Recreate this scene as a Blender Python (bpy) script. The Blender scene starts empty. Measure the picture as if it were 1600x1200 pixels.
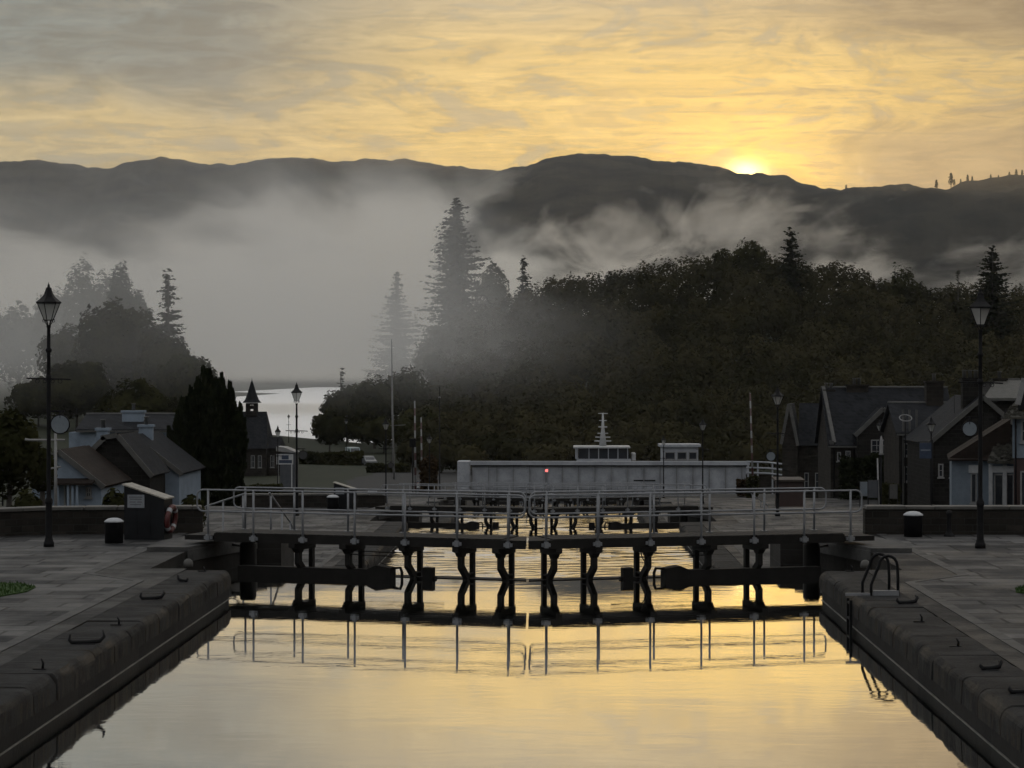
import bpy, bmesh, math, random
from mathutils import Vector, Matrix, noise as mnoise
R = math.radians
PI = math.pi
sc = bpy.context.scene
col = sc.collection

# ------------------------------------------------------------------ camera
F = 3500.0                       # focal length in pixels of a 1600 px wide frame
CAM = Vector((0.7, 0.0, 4.64))
YAW = math.atan(73.0 / F)        # camera looks a little left of the canal axis (+Y)
PITCH = math.atan(15.0 / F)
cd = bpy.data.cameras.new('camera')
cam = bpy.data.objects.new('camera', cd)
col.objects.link(cam)
cam.location = CAM
cam.rotation_euler = (PI / 2 - PITCH, 0, YAW)
cd.sensor_width = 36.0
cd.lens = F / 1600 * 36.0
cd.clip_start = 0.5
cd.clip_end = 30000
sc.camera = cam
_ROT = cam.rotation_euler.to_matrix()

def ray(px, py):
    return _ROT @ Vector(((px - 800) / F, -(py - 600) / F, -1.0))

def at(px, py, Y):
    """world point seen at photo pixel (px, py) at distance Y along the canal axis"""
    d = ray(px, py)
    return CAM + d * (Y / d.y)

def xat(px, Y):
    return at(px, 585, Y).x

def zat(py, Y):
    return at(800, py, Y).z

# ------------------------------------------------------------------ object helpers
def tag(o, label=None, cat=None, group=None, kind=None):
    if label: o['label'] = label
    if cat: o['category'] = cat
    if group: o['group'] = group
    if kind: o['kind'] = kind
    return o

def empty(name, loc=(0, 0, 0), rz=0.0):
    o = bpy.data.objects.new(name, None)
    col.objects.link(o)
    o.location = loc
    o.rotation_euler = (0, 0, rz)
    o.empty_display_size = 0.2
    return o

def thing(name, label, cat, loc=(0, 0, 0), rz=0.0, group=None):
    return tag(empty(name, loc, rz), label, cat, group)

def copy_tree(o, parent=None):
    c = o.copy()
    col.objects.link(c)
    if parent is not None:
        c.parent = parent
    for ch in list(o.children):
        copy_tree(ch, c)
    return c

def dup(o, loc=None, rz=None, label=None):
    c = copy_tree(o)
    if loc is not None: c.location = loc
    if rz is not None: c.rotation_euler = (0, 0, rz)
    if label: c['label'] = label
    return c

class MB:
    """collects shapes, then links them as one mesh object"""
    def __init__(s):
        s.v = []; s.f = []; s.sm = []; s.ln = []
    def add(s, vs, fs, smooth=False, M=None):
        n = len(s.v)
        for p in vs:
            p = Vector(p)
            s.v.append(M @ p if M is not None else p)
        for f in fs:
            s.f.append(tuple(i + n for i in f)); s.sm.append(smooth)
        return s
    def box(s, x0, x1, y0, y1, z0, z1, M=None):
        vs = [(x0,y0,z0),(x1,y0,z0),(x1,y1,z0),(x0,y1,z0),(x0,y0,z1),(x1,y0,z1),(x1,y1,z1),(x0,y1,z1)]
        return s.add(vs, [(3,2,1,0),(4,5,6,7),(0,1,5,4),(1,2,6,5),(2,3,7,6),(3,0,4,7)], M=M)
    def bbox(s, x0, x1, y0, y1, z0, z1, b=0.02, M=None):
        """box with chamfered vertical and top edges"""
        def ring(d, z):
            return [(x0+d,y0+b,z),(x0+b,y0+d,z),(x1-b,y0+d,z),(x1-d,y0+b,z),(x1-d,y1-b,z),(x1-b,y1-d,z),(x0+b,y1-d,z),(x0+d,y1-b,z)]
        vs = ring(0,z0)+ring(0,z1-b)+[(x0+b,y0+b,z1),(x0+b,y0+b,z1),(x1-b,y0+b,z1),(x1-b,y0+b,z1),(x1-b,y1-b,z1),(x1-b,y1-b,z1),(x0+b,y1-b,z1),(x0+b,y1-b,z1)]
        fs = [tuple(range(7,-1,-1))]
        for i in range(8):
            j=(i+1)%8
            fs.append((i,j,8+j,8+i))
        vs = vs[:16] + [(x0+b,y0+b,z1),(x1-b,y0+b,z1),(x1-b,y1-b,z1),(x0+b,y1-b,z1)]
        m=[0,0,1,1,2,2,3,3]
        for i in range(8):
            j=(i+1)%8
            if m[i]==m[j]: fs.append((8+i,8+j,16+m[i]))
            else: fs.append((8+i,8+j,16+m[j],16+m[i]))
        fs.append((16,17,18,19))
        return s.add(vs, fs, M=M)
    def prism(s, pts, h0, h1, axis='z', M=None):
        """polygon pts (2D, ccw) extruded between h0 and h1 along an axis"""
        def P(a, b, h):
            return {'z': (a, b, h), 'y': (a, h, b), 'x': (h, a, b)}[axis]
        n = len(pts)
        vs = [P(a, b, h0) for a, b in pts] + [P(a, b, h1) for a, b in pts]
        fs = [tuple(range(n-1,-1,-1)), tuple(range(n, 2*n))]
        for i in range(n):
            j = (i+1) % n
            fs.append((i, j, n+j, n+i))
        return s.add(vs, fs, M=M)
    def tube(s, path, r, n=8, smooth=True, cap=True, closed=False, M=None):
        path = [Vector(p) for p in path]
        m = len(path)
        rs = r if isinstance(r, (list, tuple)) else [r]*m
        vs = []; up = Vector((0,0,1)); prev = None
        for i, p in enumerate(path):
            if closed: t = path[(i+1)%m]-path[(i-1)%m]
            elif i == 0: t = path[1]-p
            elif i == m-1: t = p-path[i-1]
            else: t = (path[i+1]-p).normalized()+(p-path[i-1]).normalized()
            t.normalize()
            if prev is None:
                a = t.cross(up)
                if a.length < 1e-4: a = t.cross(Vector((1,0,0)))
            else:
                a = prev - t*prev.dot(t)
                if a.length < 1e-5: a = t.orthogonal()
            a.normalize(); b = t.cross(a); prev = a
            for k in range(n):
                q = 2*PI*k/n
                vs.append(p + a*math.cos(q)*rs[i] + b*math.sin(q)*rs[i])
        fs = []
        for i in range(m if closed else m-1):
            j = (i+1) % m
            for k in range(n):
                l = (k+1) % n
                fs.append((i*n+k, i*n+l, j*n+l, j*n+k))
        if cap and not closed:
            fs.append(tuple(range(n-1,-1,-1))); fs.append(tuple((m-1)*n+k for k in range(n)))
        return s.add(vs, fs, smooth, M)
    def lathe(s, prof, n=16, smooth=True, c=(0,0,0), M=None, rot=0.0):
        """prof: list of (r, z)"""
        vs = []; fs = []
        for r_, z in prof:
            for k in range(n):
                a = 2*PI*k/n + rot
                vs.append((c[0]+r_*math.cos(a), c[1]+r_*math.sin(a), c[2]+z))
        for i in range(len(prof)-1):
            for k in range(n):
                l = (k+1) % n
                fs.append((i*n+k, i*n+l, (i+1)*n+l, (i+1)*n+k))
        fs.append(tuple(range(n-1,-1,-1)))
        fs.append(tuple((len(prof)-1)*n+k for k in range(n)))
        return s.add(vs, fs, smooth, M)
    def bar(s, a, b, w, h, M=None):
        """rectangular bar from a to b, w wide (sideways), h tall"""
        a = Vector(a); b = Vector(b); t = (b-a).normalized()
        sd = t.cross(Vector((0,0,1)))
        if sd.length < 1e-4: sd = Vector((1,0,0))
        sd.normalize(); up = sd.cross(t)
        vs = []
        for p in (a, b):
            for i, j in ((-1,-1),(1,-1),(1,1),(-1,1)):
                vs.append(p + sd*(i*w/2) + up*(j*h/2))
        return s.add(vs, [(0,1,2,3),(7,6,5,4),(0,4,5,1),(1,5,6,2),(2,6,7,3),(3,7,4,0)], M=M)
    def mesh(s, name):
        me = bpy.data.meshes.new(name)
        me.from_pydata([tuple(p) for p in s.v], [], s.f)
        me.polygons.foreach_set('use_smooth', s.sm)
        me.update()
        bm = bmesh.new(); bm.from_mesh(me)
        bmesh.ops.recalc_face_normals(bm, faces=bm.faces)
        bm.to_mesh(me); bm.free()
        return me
    def build(s, name, mat, parent=None, recalc=True):
        if recalc: me = s.mesh(name)
        else:
            me = bpy.data.meshes.new(name)
            me.from_pydata([tuple(p) for p in s.v], [], s.f)
            if s.ln and len(s.ln) == len(s.f):
                me.polygons.foreach_set('use_smooth', [True]*len(s.f))
                me.update()
                me.normals_split_custom_set([q for q, f in zip(s.ln, s.f) for _ in f])
            else:
                me.polygons.foreach_set('use_smooth', s.sm)
            me.update()
        o = bpy.data.objects.new(name, me)
        col.objects.link(o)
        me.materials.append(mat)
        if parent is not None: o.parent = parent
        return o

# ------------------------------------------------------------------ node helpers
class NT:
    def __init__(s, tree):
        s.t = tree; s.n = tree.nodes; s.l = tree.links
    def new(s, typ, **kw):
        nd = s.n.new(typ)
        for k, v in kw.items(): setattr(nd, k, v)
        return nd
    def set(s, sock, v):
        if isinstance(v, bpy.types.NodeSocket): s.l.new(v, sock)
        elif v is not None:
            if sock.type == 'RGBA' and len(v) == 3: v = (*v, 1)
            sock.default_value = v
    def math(s, op, a, b=None, c=None, clamp=False):
        nd = s.new('ShaderNodeMath', operation=op, use_clamp=clamp)
        for i, v in enumerate((a, b, c)):
            if v is not None: s.set(nd.inputs[i], v)
        return nd.outputs[0]
    def vmath(s, op, a, b=None, out=0):
        nd = s.new('ShaderNodeVectorMath', operation=op)
        s.set(nd.inputs[0], a)
        if b is not None:
            s.set(nd.inputs[3 if op == 'SCALE' else 1], b)
        return nd.outputs[out]
    def mix(s, f, a, b, mode='MIX'):
        nd = s.new('ShaderNodeMix', data_type='RGBA', blend_type=mode)
        s.set(nd.inputs[0], f); s.set(nd.inputs[6], a); s.set(nd.inputs[7], b)
        return nd.outputs[2]
    def noise(s, vec, scale, detail=4, rough=0.5, dist=0.0, out=0):
        nd = s.new('ShaderNodeTexNoise')
        if vec is not None: s.l.new(vec, nd.inputs['Vector'])
        s.set(nd.inputs['Scale'], scale); s.set(nd.inputs['Detail'], detail)
        s.set(nd.inputs['Roughness'], rough); s.set(nd.inputs['Distortion'], dist)
        return nd.outputs[out]
    def ramp(s, f, stops, interp='LINEAR'):
        nd = s.new('ShaderNodeValToRGB')
        cr = nd.color_ramp; cr.interpolation = interp
        while len(cr.elements) < len(stops): cr.elements.new(0.5)
        for e, (p, c) in zip(cr.elements, stops):
            e.position = p
            e.color = (*c, 1) if isinstance(c, (tuple, list)) else (c, c, c, 1)
        s.set(nd.inputs[0], f)
        return nd.outputs[0]
    def smooth(s, v, a, b, to0=0.0, to1=1.0):
        nd = s.new('ShaderNodeMapRange', interpolation_type='SMOOTHSTEP')
        s.set(nd.inputs[0], v)
        for i, q in enumerate((a, b, to0, to1)): s.set(nd.inputs[i+1], q)
        return nd.outputs[0]
    def mapping(s, vec, loc=(0,0,0), rot=(0,0,0), scale=(1,1,1)):
        nd = s.new('ShaderNodeMapping')
        s.l.new(vec, nd.inputs[0])
        nd.inputs[1].default_value = loc; nd.inputs[2].default_value = rot; nd.inputs[3].default_value = scale
        return nd.outputs[0]
    def xyz(s, v):
        nd = s.new('ShaderNodeSeparateXYZ'); s.l.new(v, nd.inputs[0])
        return nd.outputs
    def comb(s, x, y, z):
        nd = s.new('ShaderNodeCombineXYZ')
        for i, v in enumerate((x, y, z)): s.set(nd.inputs[i], v)
        return nd.outputs[0]
    def bump(s, h, strength=0.3, dist=0.05, normal=None):
        nd = s.new('ShaderNodeBump')
        s.set(nd.inputs['Strength'], strength); s.set(nd.inputs['Distance'], dist)
        s.l.new(h, nd.inputs['Height'])
        if normal is not None: s.l.new(normal, nd.inputs['Normal'])
        return nd.outputs[0]

def new_mat(name):
    m = bpy.data.materials.new(name)
    m.use_nodes = True
    m.node_tree.nodes.clear()
    nt = NT(m.node_tree)
    out = nt.new('ShaderNodeOutputMaterial')
    return m, nt, out

def pbsdf(nt, out, base, rough=0.6, metal=0.0, normal=None, spec=None, ior=None, coat=None, alpha=None):
    p = nt.new('ShaderNodeBsdfPrincipled')
    nt.set(p.inputs['Base Color'], base); nt.set(p.inputs['Roughness'], rough); nt.set(p.inputs['Metallic'], metal)
    if normal is not None: nt.l.new(normal, p.inputs['Normal'])
    if spec is not None: nt.set(p.inputs['Specular IOR Level'], spec)
    if ior is not None: nt.set(p.inputs['IOR'], ior)
    if coat is not None: nt.set(p.inputs['Coat Weight'], coat)
    nt.l.new(p.outputs[0], out.inputs['Surface'])
    return p

def mat_var(name, c1, c2, scale=4, rough=0.6, metal=0.0, bump=0.2, bd=0.01, coords='Object', detail=5, spec=None):
    """surface whose colour wanders between two tones, with a fine relief"""
    m, nt, out = new_mat(name)
    tc = nt.new('ShaderNodeTexCoord').outputs[coords]
    n1 = nt.noise(tc, scale, detail, 0.6)
    n2 = nt.noise(tc, scale*6, 3, 0.6)
    f = nt.smooth(n1, 0.32, 0.68)
    c = nt.mix(f, c1, c2)
    c = nt.mix(nt.math('MULTIPLY', nt.smooth(n2, 0.5, 0.75), 0.35), c, tuple(x*0.6 for x in c1))
    b = nt.bump(n2, bump, bd)
    pbsdf(nt, out, c, rough, metal, b, spec)
    return m
SKY_K, CLOUD_K, SUN_E, HAZE = 0.006, 0.70, 2.0, 4e-5

# ------------------------------------------------------------------ sky, sun
SUN_AZ, SUN_EL = R(4.77), R(4.95)
SUN = Vector((math.sin(SUN_AZ)*math.cos(SUN_EL), math.cos(SUN_AZ)*math.cos(SUN_EL), math.sin(SUN_EL)))
w = bpy.data.worlds.new('World')
sc.world = w
w.use_nodes = True
w.node_tree.nodes.clear()
nt = NT(w.node_tree)
wout = nt.new('ShaderNodeOutputWorld')
d = nt.new('ShaderNodeTexCoord').outputs['Generated']
dx, dy, dz = nt.xyz(d)[:3]
el = nt.math('MULTIPLY', nt.math('ARCSINE', dz), 57.2958)
az = nt.math('MULTIPLY', nt.math('ARCTAN2', dx, dy), 57.2958)
# elliptical distance from the sun, in degrees scaled
ga = nt.math('DIVIDE', nt.math('SUBTRACT', az, 4.77), 13.0)
ge = nt.math('DIVIDE', nt.math('SUBTRACT', el, 5.2), 4.3)
# clouds: a layer seen far off, so its pattern stretches along the horizon
zz = nt.math('ADD', nt.math('MAXIMUM', dz, 0.0), 0.03)
cu = nt.math('DIVIDE', dx, zz); cv = nt.math('DIVIDE', dy, zz)
cvec = nt.comb(cu, cv, 0.0)
avec = nt.comb(az, el, 0.0)
big = nt.noise(nt.mapping(avec, (3.1, 0.4, 0), (0, 0, R(-12)), (0.085, 0.30, 1)), 1.0, 4, 0.5, 0.3)
mid = nt.noise(nt.mapping(avec, (7.3, 1.7, 2), (0, 0, R(-7)), (0.25, 0.80, 1)), 1.0, 7, 0.6, 1.6)
fine = nt.noise(nt.mapping(avec, (1.3, 9.7, 5), (0, 0, R(-9)), (0.55, 2.9, 1)), 1.0, 5, 0.6, 0.8)
fine2 = nt.noise(nt.mapping(avec, (4.3, 2.7, 8), (0, 0, R(-10)), (0.9, 7.5, 1)), 1.0, 4, 0.6, 1.0)
far = nt.noise(nt.mapping(cvec, (1.3, 9.7, 5), (0, 0, R(12)), (0.8, 6.0, 1)), 1.0, 4, 0.6, 0.5)
g = nt.math('SQRT', nt.math('ADD', nt.math('MULTIPLY', ga, ga), nt.math('MULTIPLY', ge, ge)))
g = nt.math('ADD', g, nt.math('MULTIPLY', nt.math('SUBTRACT', big, 0.5), 0.9))
base = nt.ramp(nt.math('DIVIDE', g, 4.0), [
    (0.0, (1.10, 0.74, 0.16)), (0.09, (1.00, 0.665, 0.17)), (0.19, (0.90, 0.63, 0.215)), (0.30, (0.74, 0.565, 0.265)),
    (0.41, (0.50, 0.44, 0.29)), (0.53, (0.36, 0.355, 0.335)), (0.8, (0.93, 0.865, 0.77)), (1.0, (0.95, 0.945, 0.95))])
# bright veils and darker streaks
veil = nt.math('ADD', nt.smooth(mid, 0.36, 0.64, 0.76, 1.11), nt.math('ADD', nt.math('MULTIPLY', nt.smooth(fine, 0.38, 0.62, -0.14, 0.14), nt.smooth(big, 0.66, 0.40, 0.3, 1.0)), nt.math('MULTIPLY', nt.smooth(fine2, 0.38, 0.62, -0.10, 0.10), nt.smooth(big, 0.40, 0.62))))
base = nt.vmath('SCALE', base, veil)
blue = nt.math('MULTIPLY', nt.math('MAXIMUM', nt.smooth(mid, 0.48, 0.37), nt.math('MULTIPLY', nt.smooth(fine, 0.45, 0.36), 0.6)), 0.55)
base = nt.mix(blue, base, (0.37, 0.39, 0.34))
low = nt.smooth(el, 19.0, 12.0)
base = nt.mix(nt.math('MULTIPLY', nt.math('MULTIPLY', nt.smooth(el, 7.6, 10.5), 0.55), low), base, (0.46, 0.445, 0.40))
grey = nt.mix(0.62, base, (0.38, 0.315, 0.235))
dark = nt.smooth(nt.math('ADD', nt.math('MULTIPLY', mid, 0.35), nt.math('ADD', nt.math('MULTIPLY', far, 0.3), nt.math('MULTIPLY', fine, 0.35))), 0.50, 0.60)
rightness = nt.smooth(az, -4.0, 9.0, 0.25, 0.95)
bankr = nt.math('MULTIPLY', nt.smooth(az, 5.2, 8.5), nt.smooth(nt.math('ADD', nt.math('SUBTRACT', el, nt.math('MULTIPLY', az, 0.07)), nt.math('MULTIPLY', mid, 1.6)), 7.1, 6.0))
topr = nt.math('MULTIPLY', nt.smooth(az, 1.0, 11.0), nt.smooth(nt.math('ADD', el, nt.math('MULTIPLY', big, 2.0)), 8.6, 9.9))
topl = nt.math('MULTIPLY', nt.smooth(az, -2.0, -9.5), nt.smooth(nt.math('ADD', el, nt.math('MULTIPLY', big, 3.0)), 7.6, 9.4))
cover = nt.math('MAXIMUM', nt.math('MULTIPLY', dark, rightness), nt.math('MAXIMUM', nt.math('MULTIPLY', bankr, 0.9), nt.math('MULTIPLY', topr, 0.95)))
base = nt.mix(nt.math('MULTIPLY', topl, nt.math('MULTIPLY', low, 0.92)), base, nt.vmath('SCALE', (0.135, 0.21, 0.25), veil))
base = nt.mix(nt.math('MULTIPLY', cover, low), base, nt.vmath('SCALE', nt.mix(0.6, grey, (0.56, 0.42, 0.25)), nt.math('MULTIPLY', veil, 0.56)))
base = nt.vmath('SCALE', base, nt.math('SUBTRACT', 1.0, nt.math('MULTIPLY', nt.math('MULTIPLY', nt.smooth(az, 5.5, 11.0), low), 0.27)))
# glow round the sun, just at the ridge
sdot = nt.vmath('DOT_PRODUCT', d, tuple(SUN), out=1)
ang = nt.math('MULTIPLY', nt.math('ARCCOSINE', nt.math('MINIMUM', sdot, 1.0)), 57.2958)
gx = nt.math('DIVIDE', nt.math('SUBTRACT', az, 4.77), 1.5); gy = nt.math('SUBTRACT', el, 5.12)
ang2 = nt.math('ADD', nt.math('MULTIPLY', gx, gx), nt.math('MULTIPLY', gy, gy))
core = nt.math('MULTIPLY', nt.math('EXPONENT', nt.math('MULTIPLY', ang2, -14.0)), 3.2)
halo = nt.math('MULTIPLY', nt.math('EXPONENT', nt.math('MULTIPLY', ang2, -0.6)), 0.75)
base = nt.vmath('ADD', base, nt.vmath('SCALE', (1.0, 0.86, 0.40), core))
base = nt.vmath('ADD', base, nt.vmath('SCALE', (1.0, 0.52, 0.0), halo))
# below the horizon: dull
base = nt.mix(nt.smooth(el, -1.0, 1.0), (0.06, 0.06, 0.06), base)
sky = nt.new('ShaderNodeTexSky', sky_type='NISHITA')
sky.sun_disc = False
sky.sun_elevation = SUN_EL
sky.sun_rotation = SUN_AZ
bg1 = nt.new('ShaderNodeBackground'); nt.l.new(sky.outputs[0], bg1.inputs[0]); bg1.inputs[1].default_value = SKY_K
bg2 = nt.new('ShaderNodeBackground'); nt.l.new(base, bg2.inputs[0]); bg2.inputs[1].default_value = CLOUD_K
ad = nt.new('ShaderNodeAddShader')
nt.l.new(bg1.outputs[0], ad.inputs[0]); nt.l.new(bg2.outputs[0], ad.inputs[1]); nt.l.new(ad.outputs[0], wout.inputs[0])

sl = bpy.data.lights.new('sun', 'SUN')
so = bpy.data.objects.new('sun', sl)
col.objects.link(so)
sl.energy = SUN_E
sl.angle = R(0.4)
sl.color = (1.0, 0.70, 0.36)
so.rotation_euler = SUN.to_track_quat('Z', 'Y').to_euler()

# ------------------------------------------------------------------ haze: one even box of air round everything
def volume_box(name, x0, x1, y0, y1, z0, z1, mat):
    o = MB().box(x0, x1, y0, y1, z0, z1).build(name, mat)
    return tag(o, kind='stuff')

m, nt, out = new_mat('air_haze')
pv = nt.new('ShaderNodeVolumePrincipled')
pv.inputs['Color'].default_value = (0.93, 0.94, 0.96, 1)
pv.inputs['Density'].default_value = HAZE
pv.inputs['Anisotropy'].default_value = 0.55
nt.l.new(pv.outputs[0], out.inputs['Volume'])
volume_box('haze', -5200, 5200, -160, 7200, -16, 620, m)

# ------------------------------------------------------------------ mist banks: real volumes with ragged tops
def mist_mat(name, dens, top, feather, nscale, amp, aniso=0.3, seed=0.0, wispy=0.0, colour=(0.985, 0.98, 0.97), step=1.0, x_edges=None, y_edges=None, bottom=None, warp=170.0, puff=1.8, ysc=0.4, ceil=None):
    """top: list of (X, height) giving the height of the bank across the valley; None = level"""
    m, nt, out = new_mat(name)
    P = nt.new('ShaderNodeTexCoord').outputs['Object']
    x, y, z = nt.xyz(P)[:3]
    n1 = nt.noise(nt.mapping(P, (seed*7, seed*3, seed), (0, R(-18), 0), (1, ysc, 1.35)), nscale, 5, 0.62, 0.25)
    xs = [a for a, b in top]; hs = [b for a, b in top]
    x0, x1 = min(xs), max(xs); h0, h1 = min(hs)-0.001, max(hs)+0.001
    n0 = nt.noise(nt.mapping(P, (seed*2, 1, seed*4), (0, R(-24), 0), (1, ysc, 1.5)), nscale*2.6, 4, 0.62, 0.5)
    nw = nt.noise(nt.mapping(P, (seed, 4, seed*3), (0, R(12), 0), (0.8, ysc, 1.3)), nscale*1.5, 4, 0.6, 0.3)
    hx = nt.ramp(nt.smooth_lin(nt.math('ADD', x, nt.math('MULTIPLY', nt.math('SUBTRACT', nw, 0.5), warp)), x0, x1), [((a-x0)/(x1-x0), (b-h0)/(h1-h0)) for a, b in top], 'EASE')
    H = nt.math('ADD', nt.math('MULTIPLY', hx, h1-h0), h0)
    H = nt.math('ADD', H, nt.math('MULTIPLY', nt.math('SUBTRACT', n1, 0.5), amp))
    t = nt.math('DIVIDE', nt.math('SUBTRACT', H, z), feather)
    t = nt.math('ADD', t, nt.math('MULTIPLY', nt.math('SUBTRACT', n0, 0.5), puff))
    D = nt.math('MINIMUM', nt.math('MAXIMUM', t, 0.0), 1.0)
    if wispy:
        n2 = nt.noise(nt.mapping(P, (seed*5, 3, seed*2), (0, R(-30), 0), (0.8, ysc, 1.6)), nscale*1.9, 5, 0.65, 0.6)
        D = nt.math('MULTIPLY', D, nt.smooth(n2, 0.5-0.5*(1-wispy), 0.5+0.24, 0.0, 1.0))
    if ceil: D = nt.math('MULTIPLY', D, nt.smooth(nt.math('ADD', z, nt.math('MULTIPLY', nt.math('SUBTRACT', n1, 0.5), 75.0)), ceil[0], ceil[1], 1.0, 0.0))
    if bottom: D = nt.math('MULTIPLY', D, nt.smooth(z, bottom[0], bottom[1]))
    for e, v in ((x_edges, x), (y_edges, y)):
        if e:
            D = nt.math('MULTIPLY', D, nt.math('MULTIPLY', nt.smooth(v, e[0], e[1]), nt.smooth(v, e[2], e[3], 1.0, 0.0)))
    pv = nt.new('ShaderNodeVolumePrincipled')
    pv.inputs['Color'].default_value = (*colour, 1)
    pv.inputs['Anisotropy'].default_value = aniso
    nt.l.new(nt.math('MULTIPLY', D, dens), pv.inputs['Density'])
    nt.l.new(pv.outputs[0], out.inputs['Volume'])
    m.cycles.volume_step_rate = step
    return m

def _sl(s, v, a, b):
    nd = s.new('ShaderNodeMapRange', interpolation_type='LINEAR')
    nd.clamp = True
    s.set(nd.inputs[0], v)
    for i, q in enumerate((a, b, 0.0, 1.0)): s.set(nd.inputs[i+1], q)
    return nd.outputs[0]
NT.smooth_lin = _sl

volume_box('mist_bank', -620, 60, 840, 1240, 0, 165,
    mist_mat('mist_over_loch', 0.016, [(-620, 88), (-400, 88), (-300, 82), (-215, 64), (-165, 70), (-110, 92), (-60, 110), (-34, 100), (-14, 56), (6, 30), (60, 8)],
             48, 0.0105, 96, 0.4, 1.0, y_edges=(840, 930, 1150, 1240), bottom=(0, 9), step=0.35, puff=3.2, warp=240, ysc=0.12, ceil=(70, 104), colour=(1.0, 0.968, 0.905)))
volume_box('mist_wisp', -40, 520, 1330, 1530, -4, 165,
    mist_mat('mist_on_hillside', 0.05, [(-40, 66), (10, 100), (60, 114), (110, 124), (175, 116), (205, 90), (260, 82), (330, 98), (420, 108), (520, 90)],
             56, 0.0125, 74, 0.8, 2.0, wispy=0.8, y_edges=(1330, 1380, 1470, 1530), x_edges=(-40, 0, 470, 520), step=0.5, ysc=0.15, puff=2.2, colour=(0.99, 0.965, 0.92)))
volume_box('ground_mist', -330, 30, 318, 690, -8, 80,
    mist_mat('mist_among_trees', 0.0046, [(-330, 52), (-130, 48), (-60, 56), (-25, 48), (5, 20), (30, 2)],
             36, 0.016, 30, 0.3, 3.0, y_edges=(318, 440, 640, 690), x_edges=(-329, -300, -20, 28), bottom=(-4, 10), step=0.5, puff=1.8, warp=60, ysc=0.2, colour=(0.985, 0.98, 0.965)))

# ------------------------------------------------------------------ hills
def lerp_prof(prof, x):
    if x <= prof[0][0]: return prof[0][1]
    for (a, b), (c, e) in zip(prof, prof[1:]):
        if x <= c:
            t = (x-a)/(c-a)
            return b + (e-b)*t
    return prof[-1][1]

def hill(name, prof, D, front, back, mat, foot=-14.0, seed=0, rough=15.0, n=220, rows=26):
    """ridge whose crest, at distance D, follows prof (photo px, py), sloping to the loch in front and away behind"""
    x0, x1 = prof[0][0], prof[-1][0]
    vs = []; fs = []
    for i in range(n+1):
        px = x0 + (x1-x0)*i/n
        Xc = xat(px, D)
        zc = zat(lerp_prof(prof, px), D)
        for j in range(rows+1):
            t = j/rows
            if t < 0.7:
                u = t/0.7
                Y = D - front*(1-u)
                k = u*u*(3-2*u)*0.55 + u*0.45
            else:
                u = (t-0.7)/0.3
                Y = D + back*u
                k = 1 - 0.9*u**1.4
            X = Xc * (0.35 + 0.65*Y/D)
            nz = mnoise.fractal(Vector((X/260.0+seed, Y/260.0, seed)), 1.0, 2.1, 5)
            fade = 1.0 if abs(t-0.7) > 0.12 else abs(t-0.7)/0.12
            zf = mnoise.fractal(Vector((X/45.0+seed, Y/45.0, 3)), 1.0, 2.1, 4)*rough*0.30 + mnoise.fractal(Vector((X/13.0, Y/13.0, seed)), 1.0, 2.0, 3)*1.5
            z = foot + (zc-foot)*k + nz*rough*2.2*fade*k + zf*min(1, k*2)
            vs.append((X, Y, z))
    for i in range(n):
        for j in range(rows):
            a = i*(rows+1)+j
            fs.append((a, a+rows+1, a+rows+2, a+1))
    mb = MB(); mb.add(vs, fs, True)
    return tag(mb.build(name, mat), kind='structure')

HILL = mat_var('hill_heather', (0.010, 0.010, 0.008), (0.050, 0.044, 0.030), 0.012, 0.9, bump=0.0, spec=0.1)
hill('hills', [(-900, 300), (-300, 262), (0, 250), (60, 248), (140, 260), (170, 262), (210, 250), (255, 243), (290, 248), (330, 256), (370, 254), (400, 248), (430, 244),
      (470, 244), (520, 250), (600, 248), (640, 249), (700, 258), (740, 262), (785, 268), (850, 280), (950, 300), (1100, 320)], 4300, 1700, 1500, HILL, seed=1, n=420)
hill('hills', [(640, 350), (700, 318), (740, 292), (785, 268), (822, 263), (845, 251), (870, 242), (900, 239), (950, 242), (1000, 247), (1050, 253), (1100, 258), (1130, 262), (1150, 269), (1200, 277),
      (1225, 279), (1240, 287), (1280, 293), (1320, 297), (1380, 304), (1460, 316), (1600, 340), (1800, 380)], 3500, 1500, 1400, HILL, seed=5, n=460)
HILLN = mat_var('hill_forest', (0.006, 0.007, 0.006), (0.030, 0.028, 0.021), 0.02, 0.9, bump=0.0, spec=0.1)
hill('hills', [(1120, 400), (1180, 345), (1230, 312), (1290, 299), (1320, 298), (1350, 294), (1400, 290), (1440, 291), (1470, 296), (1490, 289), (1510, 284), (1550, 280), (1600, 275), (1750, 262), (2100, 230), (2500, 220)],
     2500, 900, 900, HILLN, seed=9, n=420)

# ------------------------------------------------------------------ locks: levels
GATES = [50.6, 104.7, 158.8, 212.9]           # Y of each pair's meeting posts
WATER = [0.0, -2.55, -5.1, -7.65, -10.2]
COPE = [z + 0.6 for z in WATER]
LOCH_Z = -10.4

def level(Y):
    """height of the towpath beside the locks"""
    for i, g in enumerate(GATES):
        if Y < g + 7.0: return COPE[i]
        if Y < g + 14.0:
            t = (Y - g - 7.0)/7.0
            return COPE[i] + (COPE[i+1]-COPE[i])*t
    return COPE[-1]

CREST = [(560, 640), (640, 560), (665, 510), (700, 488), (745, 472), (800, 452), (850, 429), (900, 423), (950, 413), (1000, 405), (1060, 396), (1100, 393), (1150, 390), (1200, 391), (1240, 396),
         (1300, 403), (1340, 410), (1400, 427), (1450, 433), (1500, 433), (1560, 441), (1600, 443), (1700, 450)]
def crest_py(px): return lerp_prof(CREST, px)
def wood_top_py(px, Y):
    """photo height of the tree tops of the wooded hill at distance Y"""
    t = max(0.0, min(1.0, (585-Y)/285.0))
    c_ = crest_py(px)
    return c_ + (700-c_)*t**1.15

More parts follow.
